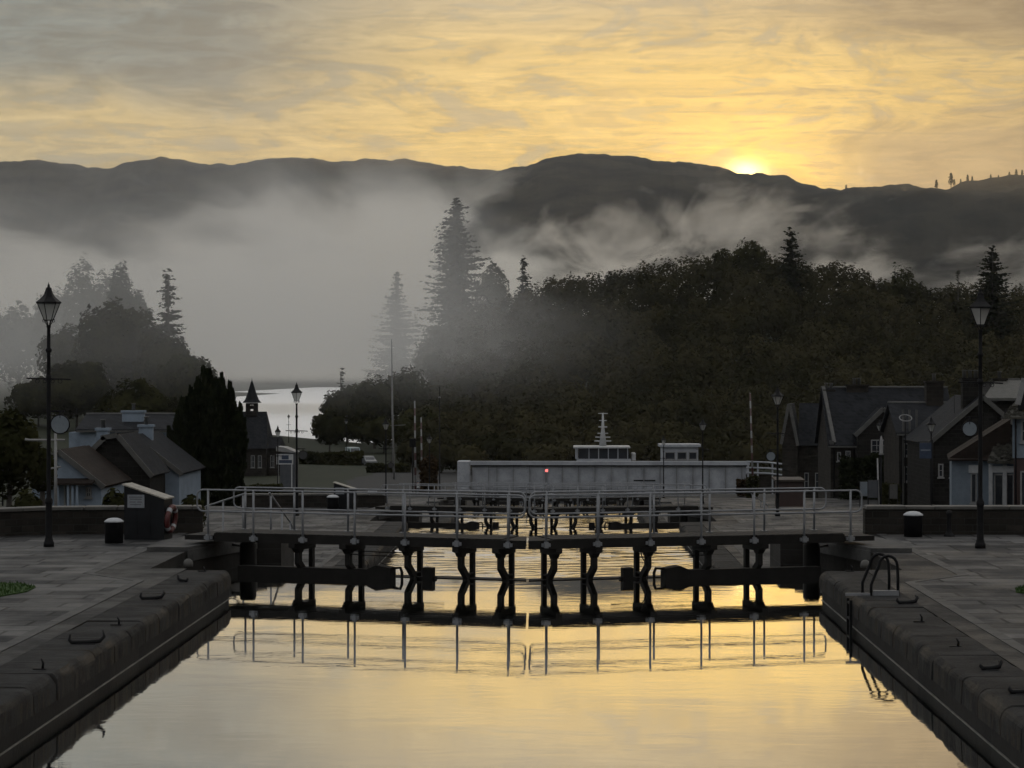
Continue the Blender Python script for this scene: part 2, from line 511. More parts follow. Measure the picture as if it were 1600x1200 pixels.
def ground_z(X, Y):
    z = level(Y)
    if Y > 232:
        px = 873 + (X-0.7)/Y*F
        # wooded hill to the right
        if Y > 290 and px > 600:
            zt = CAM.z + (585-wood_top_py(px, min(Y, 585)))/F*min(Y, 585) - 12.5
            k = max(0.0, min(1.0, (px-600)/90.0)) * max(0.0, min(1.0, (Y-290)/25.0))
            z = max(z, z*(1-k) + zt*k)
        # rise under the trees to the left
        t = max(0.0, min(1.0, (-38 - X)/60.0)); s = max(0.0, min(1.0, (Y-290)/120.0))
        z += 6.0*t*s*s*(3-2*s)
        # the land dips under the loch
        edge = 470 + 12*math.sin(X*0.03)
        dip = max(0.0, min(1.0, (Y-edge)/30.0)) * max(0.0, min(1.0, (px-290)/50.0)) * max(0.0, min(1.0, (650-px)/40.0))
        z = z*(1-dip) + -14.0*dip
        far = max(0.0, min(1.0, (Y-760)/300.0)) if px > 300 else max(0.0, min(1.0, (Y-2300)/300.0))
        z = z*(1-far) + -14.0*far
    return z

def make_ground():
    xs = [-6000, -3000, -1500, -800, -500, -350, -250] + [-200+10*i for i in range(0, 18)] + [-24, -18, -14, -11, -8.75, -8.7]
    xs = xs + [8.7, 8.75, 11, 14, 18, 24] + [30+10*i for i in range(0, 18)] + [250, 350, 500, 800, 1500, 3000, 6000]
    ys = [-150, -60, -20, 0, 20, 40]
    for g in GATES: ys += [g, g+6.9, g+7.0, g+9, g+11.5, g+14.0, g+14.1, g+30]
    ys += [235, 245, 260] + [280+15*i for i in range(0, 36)] + [850, 950, 1060, 1300, 2000, 3500, 7000]
    vs = []; fs = []
    nx = len(xs)
    for Y in ys:
        for X in xs:
            canal = abs(X) < 8.72 and Y < 330
            z = -15.0 if canal else ground_z(X, Y)
            if not canal and Y > 240: z += mnoise.noise(Vector((X/40, Y/40, 0)))*0.5
            vs.append((X, Y, z))
    for j in range(len(ys)-1):
        for i in range(nx-1):
            a = j*nx+i
            fs.append((a, a+1, a+nx+1, a+nx))
    m, nt, out = new_mat('ground_turf')
    tc = nt.new('ShaderNodeTexCoord').outputs['Object']
    x, y, z = nt.xyz(tc)[:3]
    n1 = nt.noise(tc, 0.35, 5, 0.6); n2 = nt.noise(tc, 9.0, 3, 0.6); n3 = nt.noise(tc, 0.05, 3, 0.5)
    grass = nt.mix(nt.smooth(n1, 0.35, 0.65), (0.014, 0.019, 0.009), (0.024, 0.027, 0.014))
    grass = nt.mix(nt.smooth(n2, 0.5, 0.75), grass, (0.020, 0.026, 0.012))
    tar = nt.mix(nt.smooth(n2, 0.4, 0.7), (0.030, 0.030, 0.030), (0.043, 0.043, 0.042))
    near = nt.math('MULTIPLY', nt.math('LESS_THAN', nt.math('ABSOLUTE', x), nt.math('ADD', 20.0, nt.math('MULTIPLY', n3, 12.0))), nt.math('LESS_THAN', y, 330))
    c = nt.mix(near, grass, tar)
    pbsdf(nt, out, c, 0.85, 0, nt.bump(n2, 0.4, 0.03), 0.2)
    mb = MB(); mb.add(vs, fs, False)
    return tag(mb.build('ground', m), kind='structure')
make_ground()

# ------------------------------------------------------------------ water
def water_mat(name, big, fine_, sx, strength, tint=(0.010, 0.013, 0.012), rough=0.03):
    m, nt, out = new_mat(name)
    tc = nt.new('ShaderNodeTexCoord').outputs['Object']
    a = nt.noise(nt.mapping(tc, (0, 0, 0), (0, 0, R(7)), (sx, 1, 1)), big, 3, 0.5, 0.4)
    b = nt.noise(nt.mapping(tc, (3, 1, 0), (0, 0, R(-11)), (sx, 1, 1)), fine_, 4, 0.55, 0.6)
    patch = nt.smooth(nt.noise(nt.mapping(tc, (5, 2, 0), (0, 0, 0), (0.5, 1, 1)), 0.25, 3, 0.5), 0.35, 0.65, 0.35, 1.0)
    h = nt.math('ADD', nt.math('MULTIPLY', a, 1.0), nt.math('MULTIPLY', nt.math('MULTIPLY', b, patch), 0.35))
    nrm = nt.bump(h, 1.0, strength)
    df = nt.new('ShaderNodeBsdfDiffuse'); df.inputs[0].default_value = (*tint, 1); nt.l.new(nrm, df.inputs['Normal'])
    gl = nt.new('ShaderNodeBsdfGlossy'); gl.inputs[0].default_value = (0.97, 0.97, 0.97, 1); gl.inputs['Roughness'].default_value = rough; nt.l.new(nrm, gl.inputs['Normal'])
    fr = nt.new('ShaderNodeLayerWeight'); fr.inputs[0].default_value = 0.62
    nt.l.new(nrm, fr.inputs['Normal'])
    mx = nt.new('ShaderNodeMixShader')
    nt.l.new(nt.smooth(fr.outputs['Fresnel'], 0.05, 0.55, 0.15, 0.97), mx.inputs[0])
    nt.l.new(df.outputs[0], mx.inputs[1]); nt.l.new(gl.outputs[0], mx.inputs[2]); nt.l.new(mx.outputs[0], out.inputs['Surface'])
    return m

HEEL_X, HEEL_Y, ALPHA = 6.7, 2.1, R(17.2)     # quoin position of each gate leaf, back from the meeting point

def wave_sheet(i, y0, y1, wz, mat):
    """wind ripples as real relief, crests lying mostly across the chamber"""
    rnd = random.Random(60+i)
    st = 0.11 if i == 1 else 0.2
    comps = []
    for k in range(9):
        lam = rnd.uniform(0.45, 1.5) if i == 1 else rnd.uniform(0.8, 1.9)
        th = rnd.gauss(0, 0.45)
        comps.append((2*PI/lam*math.sin(th), 2*PI/lam*math.cos(th), rnd.uniform(0, 6.28), 0.0055*lam**0.9))
    xs = [-7.7+0.22*k for k in range(71)]
    ny = int((y1+2.6-y0)/st)
    vs = []; fs = []
    for j in range(ny+1):
        for x in xs:
            lim_hi = y1 - 0.03 + abs(x)*0.31
            lim_lo = y0 + 2.2 + abs(x)*0.31
            y = min(max(y0+j*st, lim_lo), lim_hi)
            h = 0.0
            for kx, ky, ph, a in comps: h += a*math.sin(kx*x+ky*y+ph)
            h *= 0.75+0.7*mnoise.noise(Vector((x*0.25, y*0.16, i*3.0)))
            vs.append((x, y, wz+h))
    nx = len(xs)
    for j in range(ny):
        for k in range(nx-1):
            q = j*nx+k
            if vs[q+nx][1]-vs[q][1] > 1e-4 or vs[q+nx+1][1]-vs[q+1][1] > 1e-4: fs.append((q, q+1, q+nx+1, q+nx))
    mb = MB(); mb.add(vs, fs, True)
    return mb.build('canal_water', mat, recalc=False)

def lock_water():
    mats = [water_mat('still_lock_water', 0.9, 5.0, 0.45, 0.0024, rough=0.008), water_mat('rippled_lock_water', 2.5, 7.0, 0.5, 0.012, rough=0.04)]
    prevY = -60.0
    for i, wz in enumerate(WATER):
        last = i >= len(GATES)
        vs = []
        y0 = -60.0 if i == 0 else GATES[i-1] - 2.0
        y1 = 470 if last else GATES[i]
        if last:
            pts = [(-7.6, y0), (7.6, y0), (7.6, 236), (20, 250), (26, 330), (-26, 330), (-20, 250), (-7.6, 236)]
        elif i == 0:
            pts = [(-7.6, y0), (7.6, y0), (7.6, y1+HEEL_Y+0.3), (0, y1-0.02), (-7.6, y1+HEEL_Y+0.3)]
        else:
            pts = [(-7.6, y0+4.3), (0, y0+2.2), (7.6, y0+4.3), (7.6, y1+HEEL_Y+0.3), (0, y1-0.02), (-7.6, y1+HEEL_Y+0.3)]
        if 0 < i < 3: o = wave_sheet(i, y0, y1, wz, mats[1])
        else: o = MB().add([(x, y, wz) for x, y in pts], [tuple(range(len(pts)))]).build('canal_water', mats[0 if i == 0 else 1], recalc=False)
        tag(o, kind='structure')
lock_water()
o = MB().add([(-4500, 300, LOCH_Z), (4500, 300, LOCH_Z), (4500, 6000, LOCH_Z), (-4500, 6000, LOCH_Z)], [(0, 1, 2, 3)]).build('loch_water', water_mat('loch_surface', 0.25, 0.9, 0.4, 0.015, (0.10, 0.105, 0.10), rough=0.45), recalc=False)
tag(o, kind='structure')

# ------------------------------------------------------------------ materials for the locks
IRON = mat_var('black_iron', (0.0049, 0.0049, 0.0056), (0.0091, 0.0091, 0.0105), 6, 0.55, 0.0, 0.15, 0.004, spec=0.12)
TIMBER = mat_var('tarred_timber', (0.0054, 0.0048, 0.0042), (0.0108, 0.0096, 0.0084), 3, 0.7, 0, 0.3, 0.01, spec=0.2)
GALV = mat_var('grey_painted_tube', (0.1463, 0.1544, 0.1680), (0.1951, 0.2031, 0.2167), 5, 0.45, 0.25, 0.1, 0.002)
WHITE = mat_var('white_paint', (0.3375, 0.3450, 0.3525), (0.4200, 0.4275, 0.4350), 3, 0.5, 0, 0.15, 0.004)
GLASS = None

def masonry_mat(name, c1, c2, bw, bh, mortar=(0.03, 0.03, 0.028), rough=0.75, axis='x', stain=0.5, bumpd=0.03, cs=1.0):
    """courses of stone on an upright wall; axis says which way the wall runs"""
    m, nt, out = new_mat(name)
    tc = nt.new('ShaderNodeTexCoord').outputs['Object']
    x, y, z = nt.xyz(tc)[:3]
    v = nt.comb(nt.math('ADD', x, y) if axis == 'xy' else (x if axis == 'x' else y), z, 0.0)
    br = nt.new('ShaderNodeTexBrick')
    nt.l.new(v, br.inputs['Vector'])
    br.inputs['Scale'].default_value = 1.0
    br.inputs['Brick Width'].default_value = bw; br.inputs['Row Height'].default_value = bh
    br.inputs['Mortar Size'].default_value = 0.012*cs; br.inputs['Mortar Smooth'].default_value = 0.3
    br.inputs['Color1'].default_value = (0, 0, 0, 1); br.inputs['Color2'].default_value = (1, 1, 1, 1)
    br.inputs['Mortar'].default_value = (0.5, 0.5, 0.5, 1)
    n1 = nt.noise(tc, 1.1, 5, 0.6); n2 = nt.noise(tc, 14, 4, 0.65)
    c = nt.mix(br.outputs['Color'], c1, c2)
    c = nt.mix(nt.math('MULTIPLY', nt.smooth(n1, 0.42, 0.68), stain), c, tuple(k*0.45 for k in c1))
    c = nt.mix(nt.math('MULTIPLY', nt.smooth(n2, 0.5, 0.72), 0.3), c, c2)
    c = nt.mix(br.outputs['Fac'], c, mortar)
    h = nt.math('SUBTRACT', nt.math('MULTIPLY', n2, 0.5), br.outputs['Fac'])
    pbsdf(nt, out, c, rough, 0, nt.bump(h, 0.8, bumpd), 0.08)
    return m

def paving_mat(name, c1, c2, bw, bh, rough=0.62, rot=0.0, mort=0.034, wet=0.12):
    m, nt, out = new_mat(name)
    tc = nt.new('ShaderNodeTexCoord').outputs['Object']
    v = nt.mapping(tc, (0.3, 0.2, 0), (0, 0, rot), (1, 1, 0))
    v = nt.vmath('ADD', v, nt.vmath('SCALE', nt.noise(tc, 0.8, 2, 0.5, out=1), 0.05))
    br = nt.new('ShaderNodeTexBrick')
    nt.l.new(v, br.inputs['Vector'])
    br.offset = 0.43; br.offset_frequency = 2; br.squash = 0.7; br.squash_frequency = 3
    br.inputs['Scale'].default_value = 1.0
    br.inputs['Brick Width'].default_value = bw; br.inputs['Row Height'].default_value = bh
    br.inputs['Mortar Size'].default_value = mort; br.inputs['Mortar Smooth'].default_value = 0.2
    br.inputs['Color1'].default_value = (0, 0, 0, 1); br.inputs['Color2'].default_value = (1, 1, 1, 1); br.inputs['Mortar'].default_value = (0.5, 0.5, 0.5, 1)
    n1 = nt.noise(tc, 0.6, 5, 0.62); n2 = nt.noise(tc, 22, 4, 0.65); n3 = nt.noise(tc, 3.0, 4, 0.6)
    c = nt.mix(br.outputs['Color'], c1, c2)
    c = nt.mix(nt.math('MULTIPLY', nt.smooth(n1, 0.45, 0.7), 0.45), c, tuple(k*0.5 for k in c1))
    c = nt.mix(nt.math('MULTIPLY', nt.smooth(n3, 0.55, 0.7), 0.35), c, tuple(k*1.2 for k in c2))
    c = nt.mix(br.outputs['Fac'], c, (0.006, 0.006, 0.006))  # dark joints, drawn wide on the flags to paint in slab-edge shadow
    r = nt.math('ADD', rough, nt.math('MULTIPLY', nt.smooth(n1, 0.35, 0.65, -1.0, 1.0), wet))
    tilt = nt.math('MULTIPLY', br.outputs['Color'], 0.25)
    h = nt.math('ADD', nt.math('SUBTRACT', nt.math('MULTIPLY', n2, 0.35), br.outputs['Fac']), tilt)
    pbsdf(nt, out, c, r, 0, nt.bump(h, 0.7, 0.03), 0.13)
    return m

def coping_mat():
    """worn gritstone: dark crust on top, paler brown where ropes have rubbed the rounded edge"""
    m, nt, out = new_mat('coping_stone')
    tc = nt.new('ShaderNodeTexCoord').outputs['Object']
    gm = nt.new('ShaderNodeNewGeometry')
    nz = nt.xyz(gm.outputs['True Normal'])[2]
    n1 = nt.noise(tc, 1.3, 7, 0.62); n2 = nt.noise(tc, 26, 4, 0.7); n3 = nt.noise(tc, 0.5, 3, 0.6)
    n4 = nt.noise(nt.mapping(tc, (2, 5, 1), (0, 0, 0), (4, 4, 0.7)), 1.5, 4, 0.6)
    c = nt.mix(nt.smooth(n1, 0.34, 0.66), (0.013, 0.0135, 0.014), (0.032, 0.032, 0.032))
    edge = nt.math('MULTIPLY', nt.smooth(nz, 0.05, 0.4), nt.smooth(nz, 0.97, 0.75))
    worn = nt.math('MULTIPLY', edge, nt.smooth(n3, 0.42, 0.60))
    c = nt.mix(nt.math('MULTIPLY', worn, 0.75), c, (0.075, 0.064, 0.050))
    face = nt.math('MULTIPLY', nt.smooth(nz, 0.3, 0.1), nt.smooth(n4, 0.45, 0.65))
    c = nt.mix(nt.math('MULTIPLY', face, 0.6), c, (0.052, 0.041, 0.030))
    c = nt.mix(nt.math('MULTIPLY', nt.smooth(n2, 0.55, 0.72), 0.35), c, (0.055, 0.054, 0.052))
    h = nt.math('ADD', nt.math('MULTIPLY', n1, 1.2), nt.math('MULTIPLY', n2, 0.35))
    pbsdf(nt, out, c, 0.62, 0, nt.bump(h, 1.0, 0.05), 0.04)
    return m
LOCKSTONE = masonry_mat('lock_masonry', (0.0156, 0.0150, 0.0138), (0.0276, 0.0252, 0.0228), 1.15, 0.36, axis='y')
LOCKSTONE_X = masonry_mat('lock_masonry_cross', (0.0150, 0.0144, 0.0132), (0.0255, 0.0234, 0.0210), 1.15, 0.36, axis='xy')
MENISCUS = mat_var('meniscus_glint', (0.09, 0.088, 0.078), (0.18, 0.172, 0.15), 3, 0.6, 0, 0.2, 0.004)  # pale tone painted for the bright reflection at the water's edge
COPING = coping_mat()
_unused = mat_var('coping_stone', (0.016, 0.0155, 0.0155), (0.038, 0.036, 0.034), 1.3, 0.65, 0, 0.6, 0.02, detail=8, spec=0.25)
FLAGS = paving_mat('stone_flags', (0.014, 0.0148, 0.0165), (0.092, 0.090, 0.088), 1.7, 0.72, 0.62)
SETTS = paving_mat('dark_setts', (0.0108, 0.0108, 0.0114), (0.0204, 0.0198, 0.0198), 0.24, 0.13, 0.6, mort=0.012)
KERB = mat_var('kerb_stone', (0.045, 0.045, 0.045), (0.080, 0.079, 0.077), 2.5, 0.6, 0, 0.5, 0.015, spec=0.1)
RUBBLE = masonry_mat('rubble_wall', (0.0174, 0.0155, 0.0136), (0.0335, 0.0291, 0.0248), 0.42, 0.17, axis='xy', bumpd=0.05)
CAPSTONE = mat_var('wall_cap', (0.0420, 0.0406, 0.0371), (0.0770, 0.0735, 0.0665), 2.0, 0.6, 0, 0.4, 0.01)

# ------------------------------------------------------------------ lock walls
SIDES = ((-1, 'left'), (1, 'right'))
CH_NAME = ['near', 'second', 'third', 'fourth']

def coping_blocks(sgn, y0, y1, ztop, rnd):
    mb = MB()
    y = y0
    while y < y1 - 0.05:
        L = min(rnd.uniform(0.95, 1.5), y1-y)
        if y1-(y+L) < 0.4: L = y1-y
        j = rnd.uniform(-0.012, 0.012); jz = rnd.uniform(-0.012, 0.010)
        face = 6.07 + j; top = ztop + jz; rad = rnd.uniform(0.11, 0.19)
        prof = [(face, ztop-0.36)]
        for k in range(7):
            a = (PI/2)*k/6
            prof.append((face+rad-rad*math.cos(a), top-rad+rad*math.sin(a)))
        prof += [(7.02, top), (7.02, ztop-0.36)]
        n = len(prof)
        vs = []
        m_ = max(4, int(L/0.16))
        st = [(y+0.004, 0.018), (y+0.022, 0.0)] + [(y+0.022+(L-0.044)*q/m_, 0.0) for q in range(1, m_)] + [(y+L-0.022, 0.0), (y+L-0.004, 0.018)]
        for (yy, ins) in st:
            for i, (px_, pz_) in enumerate(prof):
                q = ins if 0 < i < n-2 else (ins if i == 0 else 0)
                wear = 0.0
                if 0 < i < n-1:
                    wear = 0.022*max(-0.3, mnoise.fractal(Vector((sgn*3.0+i*0.15, yy*2.3, ztop)), 1.0, 2.1, 4)) + 0.03*max(0.0, mnoise.noise(Vector((yy*0.9, sgn*9.0, i*0.3)))-0.25)
                edge_ = 1.0 if 1 <= i <= 8 else 0.35
                vs.append((sgn*(px_+(q if i < 7 else 0)+wear*edge_*(1 if i < 6 else 0)), yy, pz_-(q if 3 < i < n-1 else 0)-wear*edge_*(0.8 if i >= 3 else 0)))
        fs = []
        for r_ in range(len(st)-1):
            for i in range(n):
                k = (i+1) % n
                fs.append((r_*n+i, r_*n+k, (r_+1)*n+k, (r_+1)*n+i))
        fs.append(tuple(range(n-1, -1, -1))); fs.append(tuple((len(st)-1)*n+i for i in range(n)))
        mb.add(vs, fs)
        y += L
    return mb

def lock_walls():
    rnd = random.Random(4)
    for i, g in enumerate(GATES):
        y0 = -24.0 if i == 0 else GATES[i-1] + 7.0
        yc = g - 4.4
        zt = COPE[i]
        for sgn, side in SIDES:
            extra = {0: 'stone lock wall along the %s of the near chamber with rounded worn coping and iron hooks', 1: 'stone lock wall along the %s of the second chamber beyond the near gate',
                     2: 'stone lock wall on the %s of the third chamber beyond the middle gate', 3: 'stone lock wall on the %s of the last chamber before the white bridge'}[i] % side
            t = thing('lock_wall', extra, 'lock wall', (0, 0, 0), group='stone walls of the lock staircase')
            plan = [(8.74, y0), (6.12, y0), (6.12, yc-0.02), (7.8, yc+0.15), (7.8, g+0.3), (6.75, g+4.2), (6.12, g+4.3), (6.12, g+6.98), (8.74, g+6.98)]
            up = [(8.74, y0), (7.03, y0), (7.03, yc-0.02), (7.8, yc+0.15), (7.8, g+0.3), (6.75, g+4.2), (6.12, g+4.3), (6.12, g+6.98), (8.74, g+6.98)]
            mb = MB()
            mb.prism([(sgn*a, b) for a, b in plan], zt-6.5, zt-0.36)
            mb.prism([(sgn*a, b) for a, b in up], zt-0.359, zt-0.001)
            mb.build('masonry', LOCKSTONE, t)
            coping_blocks(sgn, y0, yc, zt, rnd).build('coping', COPING, t)
            MB().box(min(sgn*6.098, sgn*6.13), max(sgn*6.098, sgn*6.13), y0, yc-0.02, zt-0.604, zt-0.591).build('meniscus_line', MENISCUS, t)  # thin strip painting in the meniscus reflection along the wall
            # raised edging slab round the gate recess, seen end on
            e = [(7.78, g+0.32), (6.72, g+4.22), (6.5, g+4.6), (8.3, g+4.6), (8.7, g+2.2), (8.7, g+0.32)]
            MB().prism([(sgn*a, b) for a, b in e], zt+0.0, zt+0.10).build('recess_slab', KERB, t)
            ln = MB()
            ln.bar((sgn*7.77, g+0.30, zt-0.10), (sgn*6.70, g+4.22, zt-0.10), 0.03, 0.26)
            ln.build('recess_edge', KERB, t)
lock_walls()

# ------------------------------------------------------------------ pavements beside the locks
def sheet(name, pts, z, mat):
    o = MB().add([(x, y, z) for x, y in pts], [tuple(range(len(pts)))]).build(name, mat, recalc=False)
    return tag(o, kind='structure')

for i, g in enumerate(GATES[:3]):
    y0 = -24.0 if i == 0 else GATES[i-1] + 14.2
    zt = COPE[i]
    for sgn, side in SIDES:
        def S(pts): return [(sgn*a, b) for a, b in (pts if sgn > 0 else pts[::-1])]
        ym = g - 5.4
        sheet('pavement', S([(7.60, y0), (22, y0), (22, g+6.9), (8.95, g+6.9), (8.95, ym), (7.60, ym-1.6)]), zt+0.005, FLAGS)
        sheet('sett_strip', S([(7.03, y0), (7.40, y0), (7.40, ym-1.6), (8.72, ym), (8.72, g+6.9), (7.8, g+6.9), (7.8, ym+1.2), (7.03, ym+1.2)]) , zt+0.004, SETTS)
        kb = MB()
        yy = y0; rnd = random.Random(i*7+sgn)
        while yy < ym-1.7:
            L = min(rnd.uniform(0.8, 1.4), ym-1.6-yy)
            kb.box(sgn*7.40, sgn*7.60, yy+0.004, yy+L-0.004, zt-0.1, zt+0.012+rnd.uniform(0, 0.008))
            yy += L
        kb.prism(S([(7.40, ym-1.6), (7.60, ym-1.6), (8.95, ym), (8.72, ym)]), zt-0.1, zt+0.014)
        yy = ym
        while yy < g+6.8:
            L = min(rnd.uniform(0.8, 1.4), g+6.9-yy)
            kb.box(sgn*8.72, sgn*8.95, yy+0.004, yy+L-0.004, zt-0.1, zt+0.012+rnd.uniform(0, 0.008))
            yy += L
        tag(kb.build('kerb', KERB), kind='structure')

# ------------------------------------------------------------------ lock gates
def rounded_loop(s0, s1, z0, z1, r, u, sgn):
    pts = []
    for cx, cz, a0 in ((s1-r, z1-r, 0), (s0+r, z1-r, 90), (s0+r, z0+r, 180), (s1-r, z0+r, 270)):
        for k in range(6):
            a = R(a0 + 90*k/5)
            pts.append((sgn*(cx+r*math.cos(a)), -u, cz+r*math.sin(a)))
    return pts

def gate_leaf(sgn, label):
    ca, sa = math.cos(ALPHA), math.sin(ALPHA)
    root = thing('lock_gate', label, 'lock gate', group='black mitre gates with grey railed walkways')
    def B(mb, s0, s1, u0, u1, z0, z1):
        mb.box(min(sgn*s0, sgn*s1), max(sgn*s0, sgn*s1), -u1, -u0, z0, z1)
    smit = lambda u: (HEEL_X - 0.03 + sa*u)/ca
    # leaf
    mb = MB()
    mb.prism([(sgn*a, -b) for a, b in ((0, -0.1), (smit(-0.1), -0.1), (smit(0.38), 0.38), (0, 0.38))], -4.2, 0.015)
    for zc in (-0.25, -1.1, -1.9):
        B(mb, 0.05, 6.85, -0.22, -0.1, zc-0.14, zc+0.14)
    mb.build('gate_panel', TIMBER, root)
    # walkway
    mb = MB()
    mb.prism([(sgn*a, -b) for a, b in ((-0.25, -0.12), (smit(-0.12), -0.12), (smit(1.15), 1.15), (-0.25, 1.15))], 0.775, 0.965)
    for k in range(34):
        s0 = -0.22 + k*0.212
        if s0+0.2 < smit(-0.1): B(mb, s0, s0+0.195, -0.10, 1.13, 0.965, 0.985)
    B(mb, -1.0, -0.26, -0.12, 1.15, 0.80, 0.915)
    mb.build('walkway', TIMBER, root)
    # brackets
    for s in (6.63, 5.69, 4.41, 2.96, 1.71):
        mb = MB()
        def pr(poly, h=0.055):
            vs = [(sgn*(s-h), -u, z) for u, z in poly] + [(sgn*(s+h), -u, z) for u, z in poly]
            n = len(poly)
            mb.add(vs, [tuple(range(n-1, -1, -1)), tuple(range(n, 2*n))] + [(i, (i+1) % n, n+(i+1) % n, n+i) for i in range(n)])
        pr([(-0.07, 0.0), (0.07, 0.0), (0.07, 0.60), (-0.07, 0.60)], 0.05)
        pr([(-0.07, 0.60), (0.62, 0.60), (0.68, 0.54), (0.86, 0.54), (0.98, 0.64), (1.16, 0.68), (1.16, 0.775), (-0.07, 0.775)], 0.075)
        pr([(0.68, 0.54), (0.68, 0.34), (0.34, 0.10), (0.34, -0.05), (0.52, -0.05), (0.52, 0.04), (0.86, 0.28), (0.86, 0.54)], 0.055)
        B(mb, s-0.06, s+0.06, 0.07, 0.40, 0.10, 0.13)
        mb.build('bracket', TIMBER, root)
    # railings
    for u, posts, s0, s1, name in ((1.185, (-0.38, 0.77, 2.0, 3.28, 4.5, 5.74, 6.94), -0.66, smit(1.185)-0.02, 'railing'),
                                   (-0.06, (-0.02, 1.24, 2.6, 3.97, 5.3, 6.55), -0.32, smit(-0.06)-0.02, 'railing')):
        mb = MB()
        mb.tube(rounded_loop(s0, s1, 1.475, 1.97, 0.15, u, sgn), 0.021, 8, closed=True)
        rl = mb.build(name, GALV, root)
        for s in posts:
            mb = MB()
            z0 = 0.83 if u > 1 else 0.985
            mb.tube([(sgn*s, -u, z0), (sgn*s, -u, 1.985)], 0.027, 8)
            if u > 1:
                B(mb, s-0.10, s+0.10, u-0.034, u+0.02, 0.825, 0.90)
                B(mb, s-0.045, s+0.045, u-0.02, u+0.05, 0.80, 0.935)
            else:
                B(mb, s-0.08, s+0.08, u-0.07, u+0.07, 0.985, 1.0)
            mb.build('post', GALV, rl)
    # fender beam lying along the waterline with its splayed end
    mb = MB()
    B(mb, 0.15, 3.62, 0.45, 0.72, -0.24, 0.19)
    vs = []
    for s, zt, zb, u0, u1 in ((3.40, 0.20, -0.25, 0.44, 0.73), (3.62, 0.29, -0.33, 0.42, 0.76), (3.98, 0.24, -0.27, 0.42, 0.76)):
        vs += [(sgn*s, -u0, zb), (sgn*s, -u1, zb), (sgn*s, -u1, zt), (sgn*s, -u0, zt)]
    mb.add(vs, [(0,1,2,3), (11,10,9,8)] + [(r*4+i, r*4+(i+1) % 4, r*4+4+(i+1) % 4, r*4+4+i) for r in (0, 1) for i in range(4)])
    mb.tube([(sgn*3.95, -0.6, 0.22), (sgn*4.16, -0.6, 0.24), (sgn*4.20, -0.6, 0.14), (sgn*4.20, -0.6, -0.20), (sgn*3.95, -0.6, -0.26)], 0.035, 6)
    mb.build('fender_beam', TIMBER, root)
    mb = MB()
    B(mb, 4.70, 4.94, 0.42, 0.62, -0.4, 0.26)
    B(mb, 4.64, 5.00, 0.46, 0.58, -0.05, 0.05)
    mb.build('paddle_stub', TIMBER, root)
    mb = MB()
    for z in (0.62, 0.535):
        mb.tube([(sgn*(2.9+0.2*k), -0.80, z-0.02*math.sin(PI*k/12)) for k in range(13)], 0.011, 6)
    mb.build('guard_cable', IRON, root)
    # heel post and collar strap on the quay
    mb = MB()
    mb.lathe([(0.20, -4.0), (0.20, 0.62), (0.16, 0.70), (0.0, 0.72)], 12, c=(sgn*0.02, 0.12, 0))
    mb.bar((sgn*-0.1, 0.2, 0.56), (sgn*-1.4, 1.1, 0.62), 0.08, 0.05)
    mb.build('heel_post', TIMBER, root)
    if sgn < 0:
        pts = [(sgn*(4.55+0.10*math.cos(k/9*PI*1.2+0.3)), -0.9, 0.70-0.72*k/9 + 0.02*math.sin(k*2)) for k in range(10)]
        MB().tube(pts, 0.013, 6).build('hanging_rope', TIMBER, root)
    return root

leaf_l = gate_leaf(1, 'left leaf of the nearest lock gate, its dark brackets mirrored in the still water')
leaf_r = gate_leaf(-1, 'right leaf of the nearest lock gate, with a rope looped down from its walkway')
G_LAB = [None, ('left leaf of the middle lock gate, seen small behind the near railings', 'right leaf of the middle lock gate, seen small behind the near railings'),
         ('left leaf of the third lock gate, half hidden behind the middle gate', 'right leaf of the third lock gate, half hidden behind the middle gate'),
         ('left leaf of the farthest lock gate in front of the white bridge', 'right leaf of the farthest lock gate in front of the white bridge')]
for i, g in enumerate(GATES):
    for sgn, src, k in ((-1, leaf_l, 0), (1, leaf_r, 1)):
        loc = (sgn*HEEL_X, g+HEEL_Y, WATER[i])
        rz = ALPHA*sgn
        if i == 0:
            src.location = loc; src.rotation_euler = (0, 0, rz)
        else:
            dup(src, loc, rz, G_LAB[i][k])

# ------------------------------------------------------------------ street lamps
m, nt, out = new_mat('lantern_glass')
tb = nt.new('ShaderNodeBsdfTransparent'); tb.inputs[0].default_value = (0.9, 0.92, 0.92, 1)
tl = nt.new('ShaderNodeBsdfTranslucent'); tl.inputs[0].default_value = (0.8, 0.8, 0.78, 1)
gl = nt.new('ShaderNodeBsdfGlossy'); gl.inputs[1].default_value = 0.08
m1 = nt.new('ShaderNodeMixShader'); m1.inputs[0].default_value = 0.5
nt.l.new(tb.outputs[0], m1.inputs[1]); nt.l.new(tl.outputs[0], m1.inputs[2])
m2 = nt.new('ShaderNodeMixShader'); m2.inputs[0].default_value = 0.22
nt.l.new(m1.outputs[0], m2.inputs[1]); nt.l.new(gl.outputs[0], m2.inputs[2]); nt.l.new(m2.outputs[0], out.inputs[0])
GLASS = m

def scroll(mb, c, r, turns, sgn, axis_r=0.009):
    pts = []
    for k in range(15):
        a = k/14*turns*2*PI
        rr = r*(1-0.55*k/14)
        pts.append((c[0]+sgn*rr*math.sin(a), c[1], c[2]-rr+rr*math.cos(a)*1.0))
    mb.tube(pts, axis_r, 5)

